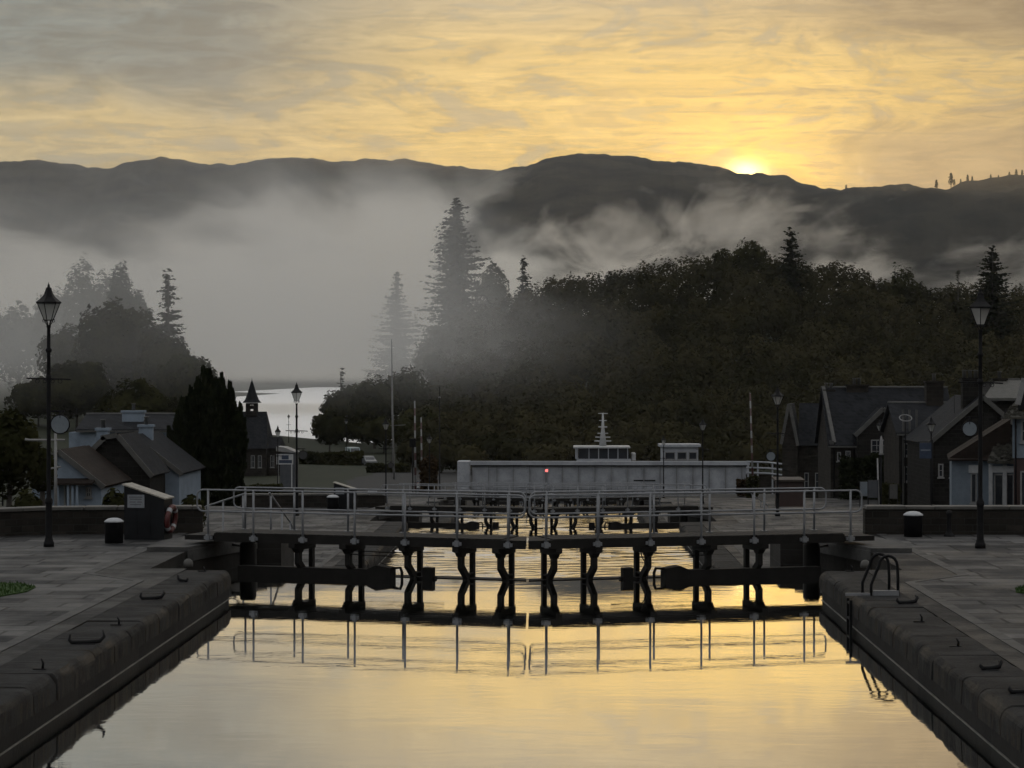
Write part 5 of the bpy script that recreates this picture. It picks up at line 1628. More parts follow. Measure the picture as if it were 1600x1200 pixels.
# lean-to and white shop
Y = 121; zg = -4.5
x0 = xat(1484, Y)
t = thing('shop', 'white fronted shop with big dark windows under a sloping dark roof and mossy tiles', 'shop', (x0, Y, zg), R(-9))
sx = lambda px: xat(px, Y)-x0; hz = lambda py: zat(py, Y)-zg
mb = MB()
mb.prism([(sx(1487), 0), (sx(1487), hz(719)), (sx(1545), hz(719)), (sx(1545), 0)][::-1], 0.0, 7, 'y')
mb.build('wall', BLUEW, t)
MB().prism([(sx(1483), hz(720)), (sx(1483), hz(716)), (sx(1578), hz(655)), (sx(1578), hz(722)), (sx(1545), hz(722))][::-1], 0.6, 7.3, 'y').build('lean_to_roof', BROWNROOF, t)
MB().add([(sx(1482), -0.5, hz(719)), (sx(1546), -0.5, hz(719)), (sx(1578), 4, hz(656)), (sx(1578), 4.2, hz(654)), (sx(1482), 4.2, hz(716)), (sx(1482), -0.5, hz(716.5)), (sx(1546), -0.5, hz(716.5))], [(0, 1, 6, 5), (5, 6, 2, 3, 4), (0, 5, 4)]).build('front_roof', BROWNROOF, t)
MB().box(sx(1544), sx(1590), -0.8, 5, 0, hz(722)).build('shop_front', BLUEW, t)
mb = MB()
mb.add([(sx(1541), -1.3, hz(718)), (sx(1592), -1.3, hz(718)), (sx(1592), 1.4, hz(684)), (sx(1556), 1.4, hz(690)), (sx(1541), -1.3, hz(722)), (sx(1592), -1.3, hz(722)), (sx(1592), 1.4, hz(700)), (sx(1556), 1.4, hz(700))],
       [(0, 1, 2, 3), (4, 5, 6, 7), (0, 1, 5, 4), (1, 2, 6, 5), (2, 3, 7, 6), (3, 0, 4, 7)])
rn = random.Random(8)
for k in range(120):
    u, v = rn.random(), rn.random()
    xx = sx(1543+v*12)*(1-u) + sx(1591)*u
    yy = -1.28+v*2.6; zz = hz(717)+(hz(687)-hz(717))*v
    mb.box(xx-rn.uniform(.04, .12), xx+rn.uniform(.04, .12), yy-.12, yy+.12, zz, zz+rn.uniform(.05, .13))
mb.build('mossy_roof', MOSS, t)
window(t, sx(1516), sx(1526), hz(785), hz(738), 0.0, (1, 1), 'shop_window')
MB().box(sx(1513), sx(1530), -0.14, -0.07, hz(738), hz(726)).build('fascia', WHITE, t)
window(t, sx(1551), sx(1566), hz(788), hz(738), -0.8, (1, 1), 'shop_window'); window(t, sx(1569), sx(1582), hz(788), hz(738), -0.8, (1, 1), 'shop_window')
for px in (1546, 1567.5, 1584): MB().box(sx(px)-0.10, sx(px)+0.10, -0.98, -0.81, 0, hz(724)).build('pillar', WHITE, t)
MB().box(sx(1545), sx(1588), -0.96, -0.85, hz(736), hz(726)).build('fascia', WHITE, t)
# right edge building
Y = 112; zg = -1.95
x0 = xat(1582, Y)
t = thing('corner_building', 'white walled building with a black gabled dormer, cut by the right edge', 'building', (x0, Y, zg), R(-12.5))
sx = lambda px: xat(px, Y)-x0; hz = lambda py: zat(py, Y)-zg
MB().box(sx(1582), sx(1690), 0, 9, hz(715), hz(648)).build('upper_wall', BLUEW, t)
MB().box(sx(1584), sx(1690), 0.1, 9, -2.6, hz(715.1)).build('shop_front', REDP, t)
mb = MB(); mb.add([(sx(1568), -0.6, hz(651)), (sx(1700), -0.6, hz(651)), (sx(1700), 3.5, hz(620)), (sx(1590), 3.5, hz(620)), (sx(1568), -0.6, hz(654)), (sx(1700), -0.6, hz(654)), (sx(1700), 3.5, hz(640)), (sx(1590), 3.5, hz(640))], [(0, 1, 2, 3), (4, 5, 6, 7), (0, 1, 5, 4), (3, 0, 4, 7)])
rn = random.Random(5)
for k in range(50):
    u, v = rn.random(), rn.random()*0.5
    xx = sx(1570+v*20)*(1-u)+sx(1610)*u; yy = -0.58+v*4.1; zz = hz(651)+(hz(620)-hz(651))*v
    mb.box(xx-.08, xx+.08, yy-.1, yy+.1, zz-.02, zz+.07)
mb.build('roof', MOSS, t)
MB().prism([(sx(1590), hz(640)), (sx(1590), hz(632)), (sx(1600), hz(593)), (sx(1618), hz(632)), (sx(1618), hz(640))][::-1], 0.4, 4, 'y').build('dormer', CABM, t)
mb = MB(); mb.bar((sx(1590), 0.33, hz(632)), (sx(1600), 0.33, hz(591)), 0.12, 0.28); mb.bar((sx(1600), 0.33, hz(591)), (sx(1619), 0.33, hz(634)), 0.12, 0.28); mb.build('dormer_verge', FRAME, t)
window(t, sx(1595), sx(1612), hz(690), hz(656), 0.0, (2, 2))
window(t, sx(1594), sx(1615), hz(790), hz(735), 0.1, (1, 1), 'shop_window')
mb = MB(); mb.tube([(sx(1587), -0.1, hz(650)), (sx(1587), -0.1, hz(712)), (sx(1588), -0.1, -2.6)], 0.05, 6); mb.build('downpipe', IRON, t)

# small street things at the right
Y = 134; p = at(1377, 681, Y); zg = ground_z(p.x, Y)
t = thing('parasol', 'closed white parasol on a slim pole before the window of the ivy clad house', 'parasol', (p.x, Y, zg))
top = p.z-zg
MB().lathe([(0.02, top), (0.09, top-0.25), (0.12, top-0.7), (0.10, top-0.98), (0.16, top-1.12), (0.03, top-1.15)], 10).build('canopy', FRAME, t)
MB().tube([(0, 0, 0), (0, 0, top-1.1)], 0.035, 7).build('pole', IRON, t)
Y = 126; p = at(1371, 716, Y); zg = ground_z(p.x, Y)
t = thing('marker_post', 'thin white marker post below the closed parasol', 'post', (p.x, Y, zg))
MB().tube([(0.12, 0, 0), (0.08, 0, 1.4), (0, 0, p.z-zg)], [0.055, 0.05, 0.04], 7).build('shaft', FRAME, t)
Y = 137; p = at(1446, 692, Y); zg = ground_z(p.x, Y)
t = thing('hanging_sign', 'dark blue hanging sign board beside the dark stone gable', 'sign', (p.x, Y, zg))
mb = MB(); mb.box(-0.36, 0.36, -0.03, 0.03, p.z-zg-0.95, p.z-zg); b_ = mb.build('board', BLUEP, t)
MB().box(-0.30, 0.30, -0.042, -0.031, p.z-zg-0.48, p.z-zg-0.40).build('stripe', SIGNP, b_)
MB().tube([(-0.45, 0, p.z-zg+0.06), (0.45, 0, p.z-zg+0.06)], 0.025, 6).build('bracket', IRON, t)
MB().tube([(0.42, 0, 0), (0.42, 0, p.z-zg+0.2)], 0.05, 7).build('post', IRON, t)
Y = 146; p = at(1415, 653, Y); zg = ground_z(p.x, Y)
t = thing('hoop_lamp', 'pale round hoop on a dark post in front of the stone wing', 'lamp', (p.x, Y, zg))
M = Matrix.Translation((0, 0, p.z-zg)) @ Matrix.Rotation(R(30), 4, 'X')
MB().tube([(0.40*math.cos(2*PI*k/20), 0.40*math.sin(2*PI*k/20), 0) for k in range(20)], 0.035, 6, closed=True, M=M).build('hoop', FRAME, t)
MB().tube([(0, 0.1, 0), (0, 0.1, p.z-zg-0.1), (0, 0.33, p.z-zg+0.15)], 0.04, 7).build('post', IRON, t)
for px, py, w_, h_, Y, mt, lab in ((1350, 764, 0.42, 0.75, 118, SIGNP, 'small pale blue notice board left of the dark board'), (1364, 764, 0.5, 0.9, 116, DOORP, 'dark framed board right of the pale notice board'), (1396, 768, 0.42, 0.75, 120, VERGE, 'grey board propped by the ivy clad wall')):
    p = at(px, py, Y); zg = ground_z(p.x, Y)
    t = thing('pavement_board', lab, 'board', (p.x, Y, zg))
    hh = p.z-zg+h_/2
    MB().box(-w_/2, w_/2, -0.03, 0.03, hh-h_, hh).build('panel', mt, t)
    mb = MB(); mb.box(-w_/2-0.03, -w_/2-0.001, -0.04, 0.04, 0, hh+0.03); mb.box(w_/2+0.001, w_/2+0.03, -0.04, 0.04, 0, hh+0.03); mb.build('legs', IRON, t)

# picnic tables, timber hut and benches beyond the right railing
def picnic_table(px, py, Y, rz, label, w_=1.8):
    p = at(px, py, Y); zg = ground_z(p.x, Y)
    t = thing('picnic_table', label, 'table', (p.x, Y, zg), rz, 'picnic tables on the lower bank')
    mb = MB()
    for k in range(4): mb.box(-w_/2, w_/2, -0.36+k*0.185, -0.36+k*0.185+0.17, 0.72, 0.76)
    mb.build('top', VERGE, t)
    for s in (-1, 1):
        MB().box(-w_/2, w_/2, s*0.72-0.13, s*0.72+0.13, 0.42, 0.46).build('bench', VERGE, t)
    for s in (-1, 1):
        mb = MB(); mb.bar((s*w_*0.36, -0.75, 0), (s*w_*0.36, -0.2, 0.72), 0.07, 0.09); mb.bar((s*w_*0.36, 0.75, 0), (s*w_*0.36, 0.2, 0.72), 0.07, 0.09); mb.box(s*w_*0.36-0.035, s*w_*0.36+0.035, -0.85, 0.85, 0.36, 0.419)
        mb.build('trestle', WOOD, t)
picnic_table(1238, 783, 117, R(4), 'nearer picnic table with pale boards behind the right railing')
picnic_table(1244, 778, 128, R(-3), 'farther picnic table with pale boards in front of the brown hut')
Y = 140; x0 = xat(1216, Y); zg = ground_z(x0, Y)
t = thing('timber_hut', 'low red brown timber hut with a flat lid roof behind the picnic tables', 'hut', (x0, Y, zg))
sx = lambda px: xat(px, Y)-x0; hz = lambda py: zat(py, Y)-zg
MB().box(0, sx(1255), 0, 2, 0, hz(752)).build('wall', REDP, t)
MB().prism([(-0.25, hz(752)+0.004), (2.3, hz(750)+0.004), (2.3, hz(747)), (-0.25, hz(749))], -0.2, sx(1257), 'x').build('roof', WOOD, t)
mb = MB()
for k in range(8): mb.box(0.1+k*0.2, 0.12+k*0.2, -0.015, -0.001, 0, hz(752))
mb.build('boards', WOOD, t)
Y = 176; x0 = xat(1136, Y); zg = ground_z(x0, Y)
t = thing('bench', 'brown wooden bench seen end on beyond the right lower railing', 'bench', (x0, Y, zg))
mb = MB(); mb.box(0, 1.7, 0, 0.5, 0.42, 0.48); mb.build('seat', WOOD, t)
MB().box(0, 1.7, 0.46, 0.52, 0.5, 0.95).build('backrest', WOOD, t)
mb = MB()
for a in (0.1, 1.6):
    mb.box(a-0.04, a+0.04, 0.02, 0.48, 0, 0.419)
mb.build('legs', WOOD, t)
# dark litter bin left of the middle lamp post
Y = 168; p = at(582, 748, Y); zg = ground_z(p.x, Y)
t = thing('litter_bin', 'dark green litter bin with a pale lid rim left of the middle lantern post', 'bin', (p.x, Y, zg))
MB().lathe([(0.34, 0), (0.36, 1.0), (0.38, 1.02)], 16).build('body', DOORP, t)
MB().lathe([(0.385, 1.02), (0.385, 1.10), (0.30, 1.24), (0.0, 1.28)], 16).build('lid', GALV, t)
# tall modern street light
Y = 246; p = at(687, 604, Y); zg = ground_z(p.x, Y)
t = thing('street_light', 'tall plain modern street light on a thin dark pole left of the bridge', 'street light', (p.x, Y, zg))
hh = p.z-zg
MB().tube([(0, 0, 0), (0, 0, 1.2), (0, 0, hh)], [0.11, 0.075, 0.045], 8).build('pole', IRON, t)
mb = MB(); mb.bbox(-0.16, 0.10, -0.3, 0.3, hh-1.25, hh-1.1, 0.04); mb.tube([(0, 0, hh-1.05), (0, 0, hh)], 0.03, 6); mb.build('lamp_head', FRAME, t)
# low wall and white parapet at the left end of the bridge
low_wall([(xat(560, 228), 228), (xat(712, 228), 229)], -9.8, 2.3, 'pale low parapet wall leading to the left end of the bridge')
low_wall([(xat(425, 240), 240), (xat(472, 240), 241)], -9.8, 2.0, 'dark brick wall end beside the lantern post of the chapel')

# ------------------------------------------------------------------ foliage
def leaf_mat(name, c1, c2, sc_=0.6):
    m, nt, out = new_mat(name)
    tc = nt.new('ShaderNodeTexCoord').outputs['Object']
    n = nt.noise(tc, sc_, 3, 0.6)
    c = nt.mix(nt.smooth(n, 0.35, 0.65), c1, c2)
    df = nt.new('ShaderNodeBsdfDiffuse'); nt.l.new(c, df.inputs[0])
    tl = nt.new('ShaderNodeBsdfTranslucent'); nt.l.new(c, tl.inputs[0])
    mx = nt.new('ShaderNodeMixShader'); mx.inputs[0].default_value = 0.28
    nt.l.new(df.outputs[0], mx.inputs[1]); nt.l.new(tl.outputs[0], mx.inputs[2]); nt.l.new(mx.outputs[0], out.inputs[0])
    return m
LEAF = leaf_mat('broad_leaves', (0.0180, 0.0198, 0.0081), (0.0450, 0.0450, 0.0180), 0.25)
LEAFW = leaf_mat('wood_leaves', (0.026, 0.026, 0.013), (0.056, 0.050, 0.025), 0.06)
NEEDLE = leaf_mat('needles', (0.016, 0.020, 0.012), (0.032, 0.038, 0.020), 0.5)
YEWL = leaf_mat('yew_needles', (0.010, 0.013, 0.007), (0.022, 0.027, 0.013), 1.2)
BROWNL = leaf_mat('brown_leaves', (0.030, 0.020, 0.011), (0.060, 0.040, 0.022), 1.0)
BARK = mat_var('bark', (0.030, 0.026, 0.022), (0.055, 0.047, 0.040), 1.5, 0.9, 0, 0.5, 0.03)

def leaf(mb, c, size, rnd, d=None, asp=1.6, nrm=None):
    n = Vector((rnd.gauss(0, 1), rnd.gauss(0, 1), rnd.gauss(0, 1)))
    if d is None:
        d = Vector((rnd.gauss(0, 1), rnd.gauss(0, 1), rnd.gauss(0, 0.7)))
        if nrm is not None:             # lie roughly along the crown's outside
            n = Vector(nrm) + n*0.28
            d = d - n*(d.dot(n)/max(n.length_squared, 1e-6))
    d = d.normalized()
    b = d.cross(n)
    if b.length < 1e-3: b = d.orthogonal()
    b.normalize()
    a = d*size*asp*0.5; b = b*size*0.5
    i = len(mb.v)
    mb.v += [c-a, c+b*rnd.uniform(0.7, 1.1), c+a, c-b*rnd.uniform(0.7, 1.1)]
    mb.f.append((i, i+1, i+2, i+3)); mb.sm.append(False)
    if nrm is not None:
        q = Vector(nrm) + Vector((rnd.gauss(0, .16), rnd.gauss(0, .16), rnd.gauss(0, .16)))
        q.normalize()
        mb.ln.append((q.x, q.y, q.z))

def crown_broad(mb, c, w_, h, n, size, rnd, lobes=12, bottom=0.12, ragged=0.35):
    """leafy dome of uneven outline: most leaf clumps just inside a noisy dome, the rest in small boughs that break it"""
    c = Vector(c)
    sd = rnd.uniform(0, 50)
    def surf(v):
        k = mnoise.fractal(Vector((v.x*1.7+sd, v.y*1.7, v.z*1.7)), 1.0, 2.0, 3)
        k2 = mnoise.noise(Vector((v.x*5+sd, v.y*5, v.z*5)))
        return 0.86 + ragged*(k*0.8+k2*0.35)
    mid = 0.46
    for i in range(int(n*0.72)):
        v = Vector((rnd.gauss(0, 1), rnd.gauss(0, 1), rnd.gauss(0, 1))).normalized()
        if v.z < -0.2 and rnd.random() < 0.5: v.z = -v.z
        r_ = surf(v)*(1-0.45*rnd.random()**2.2)
        zz = v.z*(1-mid) if v.z > 0 else v.z*mid
        p = c + Vector((v.x*w_*r_, v.y*w_*r_, h*(mid+zz*r_)))
        leaf(mb, p, size*rnd.uniform(0.6, 1.4), rnd, nrm=v)
    per = max(4, int(n*0.28/lobes))
    for i in range(lobes):
        v = Vector((rnd.gauss(0, 1), rnd.gauss(0, 1), rnd.uniform(-0.3, 1.0))).normalized()
        r_ = surf(v)*0.93
        zz = v.z*(1-mid) if v.z > 0 else v.z*mid
        q = c + Vector((v.x*w_*r_, v.y*w_*r_, h*(mid+zz*r_)))
        lr = w_*rnd.uniform(0.12, 0.24)
        for k in range(per):
            u = Vector((rnd.gauss(0, 1), rnd.gauss(0, 1), rnd.gauss(0, .7)))
            p = q + u*lr*0.5
            if p.z > c.z + h*1.02: p.z = c.z + h*(1.02-0.05*rnd.random())
            leaf(mb, p, size*rnd.uniform(0.5, 1.2), rnd, nrm=(v+u.normalized()*0.7))

def crown_conifer(mb, c, r, h, rnd, levels=26, per=11, size=0.5, power=0.8, base=0.1, droop=0.25, gap=0.12, irregular=0.25):
    c = Vector(c); sd = rnd.uniform(0, 40); droop_ = droop
    for i in range(levels):
        t = base + (1-base)*(i/(levels-1))
        R_ = r*(1-t)**power + 0.15
        if rnd.random() < gap: continue
        nb = max(4, int(per*(0.35+0.65*(1-t))))
        a0 = rnd.uniform(0, PI)
        dr0 = droop_
        for k in range(nb):
            droop = dr0*rnd.uniform(0.3, 1.7)
            a = a0 + 2*PI*k/nb + rnd.uniform(-.25, .25)
            L = R_*rnd.uniform(1-irregular*1.3, 1+irregular*.7)*(1+irregular*1.5*mnoise.noise(Vector((math.cos(a)*1.3+sd, math.sin(a)*1.3, t*7))))
            if L < size*0.3: continue
            d = Vector((math.cos(a), math.sin(a), -droop*(1-t*0.7)))
            m_ = max(2, int(L/size*1.7))
            z0 = t*h + rnd.uniform(-1.6, 1.6)*h/levels
            for j in range(m_):
                s = (j+rnd.random())/m_
                p = c + Vector((0, 0, z0)) + d*L*s + Vector((0, 0, 0.18*L*s*s))
                w_ = size*(1.15-0.6*s)
                p += Vector((rnd.gauss(0, .2), rnd.gauss(0, .2), rnd.gauss(0, .12)))*w_
                leaf(mb, p, w_*rnd.uniform(.7, 1.3), rnd, d + Vector((rnd.gauss(0, .4), rnd.gauss(0, .4), rnd.gauss(0, .25))), 1.9, nrm=(d.x, d.y, .5))

def trunk(mb, c, r, h, rnd, limbs=5, spread=0.4):
    c = Vector(c)
    b = c + Vector((rnd.uniform(-.03, .03)*h, rnd.uniform(-.03, .03)*h, h))
    mb.tube([c-Vector((0, 0, .6)), c+Vector((0, 0, h*0.08)), c.lerp(b, .5), b], [r*1.35, r, r*.7, r*.15], 8)
    for i in range(limbs):
        t = rnd.uniform(.35, .85); a = rnd.uniform(0, 2*PI)
        p = c.lerp(b, t); L = h*spread*(1.1-t)
        q = p + Vector((math.cos(a)*L, math.sin(a)*L, L*.6))
        mb.tube([p, p.lerp(q, .5)+Vector((0, 0, .1*L)), q], [r*.4, r*.25, r*.08], 5)

def tree_thing(name, label, loc, crown, tr, mat, cat='tree', group=None):
    t = thing(name, label, cat, loc, group=group)
    crown.build('crown', mat, t, recalc=False)
    if tr is not None: tr.build('trunk', BARK, t)
    return t

def place(px, py, Y):
    p = at(px, py, Y)
    return p.x, p.z, ground_z(p.x, Y)

def broad_tree(px, py, Y, wpx, label, n=2200, size=0.5, mat=None, name='broadleaf_tree', seed=1, group=None, lobes=14, bottom=0.08):
    rnd = random.Random(seed)
    x, zt, zg = place(px, py, Y)
    h = zt-zg; w_ = wpx/2/(F/Y)
    cb = h*0.12
    mb = MB(); crown_broad(mb, (0, 0, cb), w_, h-cb, n, size, rnd, lobes, bottom)
    tr = MB(); trunk(tr, (0, 0, 0), max(.15, h*0.02), h*.8, rnd)
    return tree_thing(name, label, (x, Y, zg), mb, tr, mat or LEAF, group=group)

def conifer(px, py, Y, wpx, label, name='conifer', seed=1, mat=None, group=None, base_py=None, **kw):
    rnd = random.Random(seed)
    x, zt, zg = place(px, py, Y)
    if base_py: zg = min(zg, zat(base_py, Y))
    h = zt-zg; w_ = wpx/2/(F/Y)
    mb = MB(); crown_conifer(mb, (0, 0, 0), w_, h, rnd, **kw)
    tr = MB(); trunk(tr, (0, 0, 0), max(.12, h*0.014), h*.97, rnd, 0)
    return tree_thing(name, label, (x, Y, zg), mb, tr, mat or NEEDLE, group=group)

# ------- the big wood on the right reads as one mass
def woodland():
    rnd = random.Random(21)
    mb = MB()
    # rows from the crest forward to the foot
    for row in range(12):
        Y = 585 - row*24 + 0.0
        px = 640 + rnd.uniform(0, 20)
        while px < 1690:
            t = (585-Y)/285.0
            y_ = Y + rnd.uniform(-10, 10)
            cr = crest_py(px)
            top = wood_top_py(px, y_) + rnd.uniform(-3, 6)
            wpx_ = rnd.uniform(36, 70)*(1+0.35*t)
            if px < 668 and row < 3: top += 20
            if px > 652 + row*1.5 or row > 7:
                p = at(px, top, y_)
                zg = ground_z(p.x, y_)
                w_ = wpx_/2/(F/y_)
                h = min(p.z-zg, 17.0)
                if h > 3:
                    n = int(1150 + 500*t)
                    crown_broad(mb, (p.x, y_, p.z-h), w_, h, n, 0.50-0.12*t, rnd, 8, 0.05, 0.30)
            px += wpx_*rnd.uniform(0.38, 0.62)
    tag(mb.build('woodland', LEAFW, recalc=False), kind='stuff')
    print('woodland faces', len(mb.f))
woodland()

# ------- trees that stand out
conifer(713, 312, 620, 116, 'tallest giant conifer with a narrow ragged top standing in the mist', 'giant_conifer', 3, levels=90, per=15, size=1.0, power=0.60, base=0.02, droop=0.3, gap=0.03, irregular=0.42)
conifer(620, 424, 890, 120, 'ghostly tall conifer fading into mist left of the giant conifer', seed=4, levels=60, per=14, size=1.2, power=0.7, gap=0.05)
broad_tree(770, 408, 690, 64, 'pale misty rounded tree just right of the giant conifer', 3300, 0.8, seed=5)
conifer(818, 402, 640, 56, 'small misty spruce at the left end of the wooded crest', seed=6, levels=36, per=12, size=0.75, power=0.75, gap=0.04)
broad_tree(1173, 369, 580, 66, 'bushy broadleaf tree rising above the middle of the wooded crest', 3240, 0.5, seed=7, lobes=18)
conifer(1236, 357, 560, 78, 'broad dark cedar rising above the wooded crest below the sun', 'cedar', 8, levels=34, per=14, size=0.7, power=0.60, droop=0.12, gap=0.04, irregular=0.4)
conifer(1550, 387, 520, 130, 'large dark spruce above the crest beside the right hand lantern', seed=9, levels=54, per=17, size=0.65, power=0.68, gap=0.03)
conifer(1497, 417, 560, 26, 'small pointed spruce just left of the large dark spruce', seed=10, levels=20, per=8, size=0.5)
conifer(1397, 412, 570, 26, 'small spruce tip on the crest right of the cedar', seed=12, levels=20, per=8, size=0.5)
broad_tree(1410, 417, 560, 60, 'domed broadleaf crown on the crest right of the small spruce tip', 2700, 0.5, seed=11)
broad_tree(1130, 386, 585, 50, 'low rounded crown on the crest left of the bushy tree', 2160, 0.5, seed=13)
# left clump
broad_tree(168, 464, 425, 120, 'big dark broadleaf tree at the heart of the left clump', 7000, 0.62, seed=14, lobes=22)
broad_tree(230, 500, 430, 120, 'dark broadleaf tree right of the big one in the left clump', 6500, 0.62, seed=15, lobes=20)
broad_tree(285, 548, 410, 90, 'lower dark tree near the right end of the left clump', 9900, 0.55, seed=16, lobes=16)
broad_tree(326, 592, 400, 50, 'small tree at the right end of the left clump, above the yew', 5720, 0.45, seed=17)
conifer(262, 423, 440, 86, 'open branched pine with sky showing through, right of the left clump', 'pine', 18, levels=44, per=15, size=0.75, power=0.62, base=0.10, droop=0.3, gap=0.04, irregular=0.32)
broad_tree(188, 416, 500, 56, 'flat topped ragged pine behind the big dark tree', 10296, 0.55, NEEDLE, 'pine', 19, lobes=10, bottom=0.3)
broad_tree(212, 440, 500, 50, 'second ragged pine crown leaning right of the flat topped one', 7920, 0.55, NEEDLE, 'pine', 20, lobes=8, bottom=0.3)
broad_tree(130, 408, 560, 80, 'tall misty tree faintly seen behind the left clump', 4400, 0.7, seed=22, lobes=16)
broad_tree(160, 415, 560, 60, 'misty crown touching the ragged pine from behind', 3080, 0.7, seed=23, lobes=12)
broad_tree(85, 442, 580, 80, 'pale misty tree left of the tall misty one, behind the lantern', 3960, 0.7, seed=24, lobes=14)
broad_tree(30, 470, 590, 90, 'faintest misty tree at the left edge', 3960, 0.8, seed=25, lobes=14)
broad_tree(-20, 460, 590, 90, 'faint misty tree cut by the left edge', 3300, 0.8, seed=26, lobes=14)
broad_tree(120, 560, 390, 110, 'low dark tree at the left foot of the left clump', 9900, 0.55, seed=27)
broad_tree(60, 590, 395, 100, 'low misty bush beneath the faint trees at the left', 7920, 0.55, seed=28)
broad_tree(215, 590, 350, 130, 'low dark tree behind the long white house', 4800, 0.5, seed=29)
broad_tree(305, 618, 300, 90, 'low dark bush between the white house and the chapel', 6600, 0.45, seed=30)
broad_tree(205, 474, 428, 130, 'dark broadleaf tree between the big one and the open branched pine', 6000, 0.6, seed=51, lobes=20)
broad_tree(258, 512, 420, 110, 'dark round tree beneath the open branched pine', 5200, 0.58, seed=52, lobes=18)
broad_tree(308, 556, 405, 84, 'dark round tree stepping down to the yew', 4000, 0.5, seed=53, lobes=16)
broad_tree(110, 500, 440, 110, 'grey broadleaf tree at the left shoulder of the left clump', 4600, 0.62, seed=54, lobes=18)
# middle clump above the parked van
broad_tree(543, 602, 450, 90, 'misty round tree at the left end of the middle clump, above the van', 4560, 0.5, seed=31, lobes=16)
broad_tree(585, 585, 430, 80, 'misty tree in the middle clump, left of the bare mast', 4180, 0.5, seed=32, lobes=16)
broad_tree(632, 572, 440, 90, 'misty tree behind the bare white mast', 4560, 0.5, seed=33, lobes=16)
broad_tree(515, 640, 400, 60, 'low misty bush at the water side of the middle clump', 6688, 0.45, seed=34)
broad_tree(566, 590, 470, 70, 'misty tree rising behind the middle clump beside the slim conifer', 4200, 0.55, seed=61, lobes=14)
conifer(534, 578, 460, 44, 'slim young conifer poking out of the middle clump', seed=35, levels=20, per=8, size=0.5, power=0.8)
broad_tree(600, 650, 405, 130, 'darker low tree in front of the middle clump', 4940, 0.5, seed=36, lobes=16)
broad_tree(660, 640, 380, 110, 'dark low tree behind the striped barriers', 4940, 0.5, seed=37, lobes=16)
# dark tree at the left edge, near
broad_tree(14, 634, 104, 110, 'near dark leafy tree at the left edge behind the low wall', 5200, 0.20, seed=38, lobes=22)
broad_tree(66, 690, 112, 50, 'small dark bush between the left edge tree and the brown roof', 1500, 0.2, seed=39)
for px, py, w_, sd, lab in ((40, 762, 60, 40, 'low shrub with pale flowers behind the left wall'), (180, 760, 50, 41, 'low dark shrub in front of the dark cottage gable'), (300, 772, 46, 42, 'low shrub at the foot of the big yew')):
    broad_tree(px, py, 88, w_, lab, 700, 0.16, name='shrub', seed=sd)

# fastigiate yew: many upright spires
def yew():
    rnd = random.Random(77)
    Y = 147
    x, zt, zg = place(322, 573, Y)
    zg = -4.6
    t = thing('yew', 'big dark yew of many upright pointed spires, left of the chapel', 'tree', (x, Y, zg))
    s = F/Y
    mb = MB()
    tips = [(318, 573, 15), (328, 578, 13), (308, 590, 14), (338, 592, 13), (347, 584, 14), (357, 597, 13), (297, 604, 13), (366, 615, 12), (288, 622, 13), (278, 640, 12), (374, 632, 11), (268, 668, 10), (380, 655, 9), (303, 612, 14), (350, 610, 16), (325, 600, 18), (335, 625, 20), (290, 650, 16), (368, 660, 14)]
    for px, py, w_ in tips:
        for dup_ in range(2):
            cx = (px-322)/s + rnd.uniform(-.15, .15); top = zat(py, Y)-zg - (0 if dup_ == 0 else rnd.uniform(.2, .8))
            cy = rnd.uniform(-1.8, 1.8) if dup_ else rnd.uniform(-.9, .3)
            r_ = w_/s*1.05
            lean = -cx*0.22
            for k in range(800):
                tt = rnd.random()**0.85
                rr = r_*min(1.0, (1-tt)*3.2)**0.7*(0.55+0.6*rnd.random())*(0.85+0.25*math.sin(tt*23+px))
                a = rnd.uniform(0, 2*PI)
                p = Vector((cx+lean*(1-tt)+math.cos(a)*rr, cy+math.sin(a)*rr, 0.25+tt*(top-0.25)))
                leaf(mb, p, rnd.uniform(.13, .26), rnd, Vector((math.cos(a)*.35, math.sin(a)*.35, 1)), 2.2)
    mb.build('crown', YEWL, t, recalc=False)
    tr = MB(); trunk(tr, (0, 0, 0), .35, 4.0, rnd, 4, .4); tr.build('trunk', BARK, t)
yew()

def hedge(name, label, x0, x1, Y, zb, zt, n, size, mat, seed=1, depth=2.0):
    rnd = random.Random(seed)
    t = thing(name, label, 'hedge' if 'hedge' in name else 'plant', ((x0+x1)/2, Y, zb))
    mb = MB(); L = x1-x0
    for k in range(n):
        u = rnd.random()
        hh = (zt-zb)*(0.82+0.22*mnoise.noise(Vector((u*L*0.5, seed, 0))))
        leaf(mb, Vector(((u-.5)*L, rnd.uniform(-depth/2, depth/2), hh*rnd.random()**0.7)), size*rnd.uniform(.6, 1.4), rnd)
    mb.build('foliage', mat, t, recalc=False)
    tr = MB()
    for k in range(max(2, int(L/1.2))):
        xx = (k+.5)/max(2, int(L/1.2))*L-L/2
        tr.tube([(xx, 0, -.3), (xx+.1, 0, (zt-zb)*.6)], [.06, .03], 5)
    tr.build('stem', BARK, t)
hedge('hedge', 'dark untrimmed hedge along the bank below the misty middle clump', xat(470, 352), xat(566, 352), 352, -9.7, zat(704, 352), 8360, 0.45, LEAF, 3, 3)
hedge('hedge', 'low dark hedge right of the grey car, under the bare mast', xat(575, 320), xat(640, 320), 320, -9.7, zat(722, 320), 2400, 0.4, LEAF, 4, 2.5)
hedge('shrub', 'tall rounded brown shrub beside the signal box left of the bridge', xat(657, 231), xat(682, 231), 231, -9.8, zat(704, 231), 1700, 0.28, BROWNL, 5, 1.6)
hedge('shrub', 'brown shrub in front of the right end of the bridge', xat(1152, 215), xat(1172, 215), 215, -7.2, zat(742, 215), 900, 0.25, BROWNL, 6, 1.2)
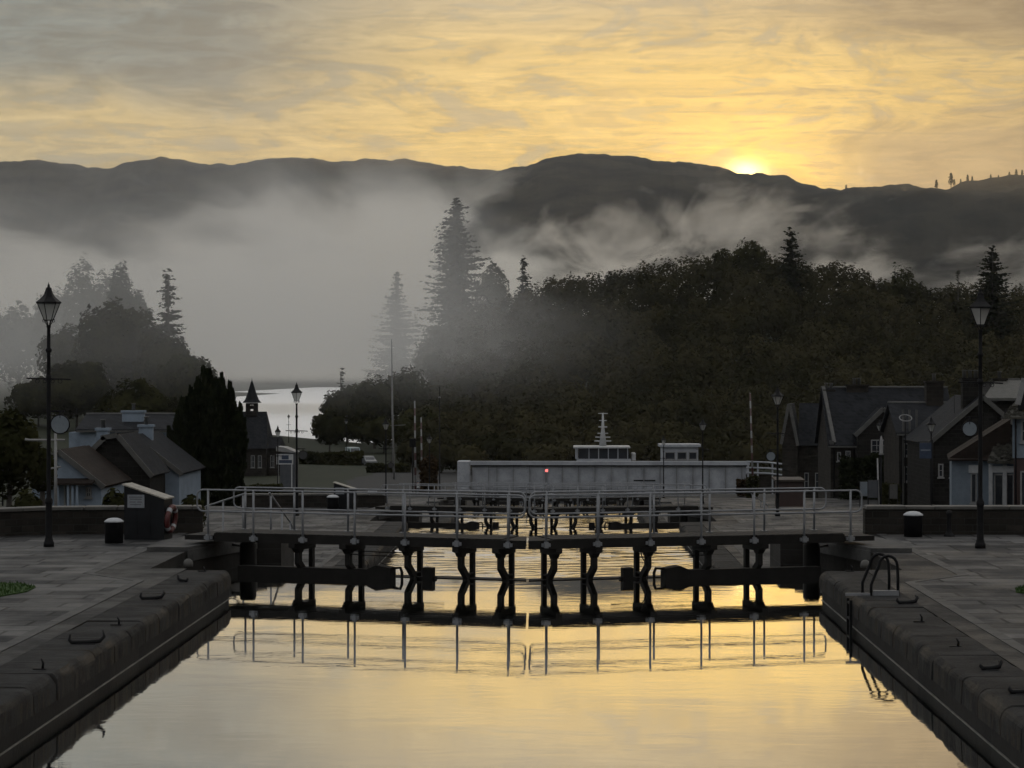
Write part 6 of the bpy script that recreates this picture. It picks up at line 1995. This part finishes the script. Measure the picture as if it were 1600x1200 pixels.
hedge('shrub', 'dark shrub by the right abutment below the striped boom', xat(1168, 205), xat(1184, 205), 205, -7.1, zat(737, 205), 800, 0.25, LEAF, 7, 1.2)
hedge('hedge', 'low trimmed hedge in front of the chapel wall', xat(376, 228), xat(440, 228), 228, -9.8, zat(747, 228), 5720, 0.25, LEAF, 8, 1.6)
hedge('ivy', 'dark ivy climbing the wall under the window of the ivy clad house', xat(1312, 164.4), xat(1402, 164.4), 164.2, -6.0, zat(690, 164.4), 3600, 0.22, YEWL, 9, 0.8)
hedge('shrub', 'leafy planting by the doorway at the foot of the ivy clad house', xat(1380, 138), xat(1404, 138), 138, -4.5, zat(742, 138), 900, 0.2, LEAF, 10, 1.0)

# sparse trees on the right hand ridge, sharing their looks
def ridge_trees():
    rnd = random.Random(31)
    src = None
    for px, hpx in ((1322, 9), (1463, 14), (1486, 20), (1491, 9), (1501, 7), (1512, 11), (1519, 8), (1548, 8), (1560, 6), (1577, 9), (1588, 12), (1597, 10)):
        Y = 2495
        py = lerp_prof([(1290, 299), (1320, 298), (1350, 294), (1400, 290), (1440, 291), (1470, 296), (1490, 289), (1510, 284), (1550, 280), (1600, 275)], px)
        p = at(px, py, Y)
        h = (hpx+3)/(F/Y)
        if src is None:
            src = thing('ridge_tree', 'lone thin tree standing on the skyline of the right hand ridge', 'tree', group='sparse trees on the ridge')
            mb = MB()
            for k in range(150):
                tt = rnd.random(); a = rnd.uniform(0, 2*PI); rr = 0.22*(1-tt*0.7)*rnd.random()**.5
                leaf(mb, Vector((rr*math.cos(a), rr*math.sin(a), .25+.75*tt)), .09*rnd.uniform(.6, 1.3), rnd)
            mb.build('crown', NEEDLE, src, recalc=False)
            MB().tube([(0, 0, -.05), (0, 0, .95)], [.03, .01], 5).build('trunk', BARK, src)
            o = src
        else: o = copy_tree(src)
        o.location = (p.x, Y, p.z-2.5); o.scale = (h, h, h); o.rotation_euler = (0, 0, rnd.uniform(0, 6))
ridge_trees()

# ------------------------------------------------------------------ render settings
sc.render.engine = 'CYCLES'
c = sc.cycles
c.use_denoising = True
c.max_bounces = 6
c.diffuse_bounces = 2
c.glossy_bounces = 3
c.transmission_bounces = 4
c.transparent_max_bounces = 12
c.volume_bounces = 4
c.volume_max_steps = 256
c.volume_step_rate = 8.0
c.adaptive_threshold = 0.03
c.caustics_reflective = False
c.caustics_refractive = False
c.sample_clamp_indirect = 4.0
sc.view_settings.view_transform = 'Standard'
sc.view_settings.look = 'None'
sc.view_settings.exposure = 0.0
sc.view_settings.gamma = 1.0
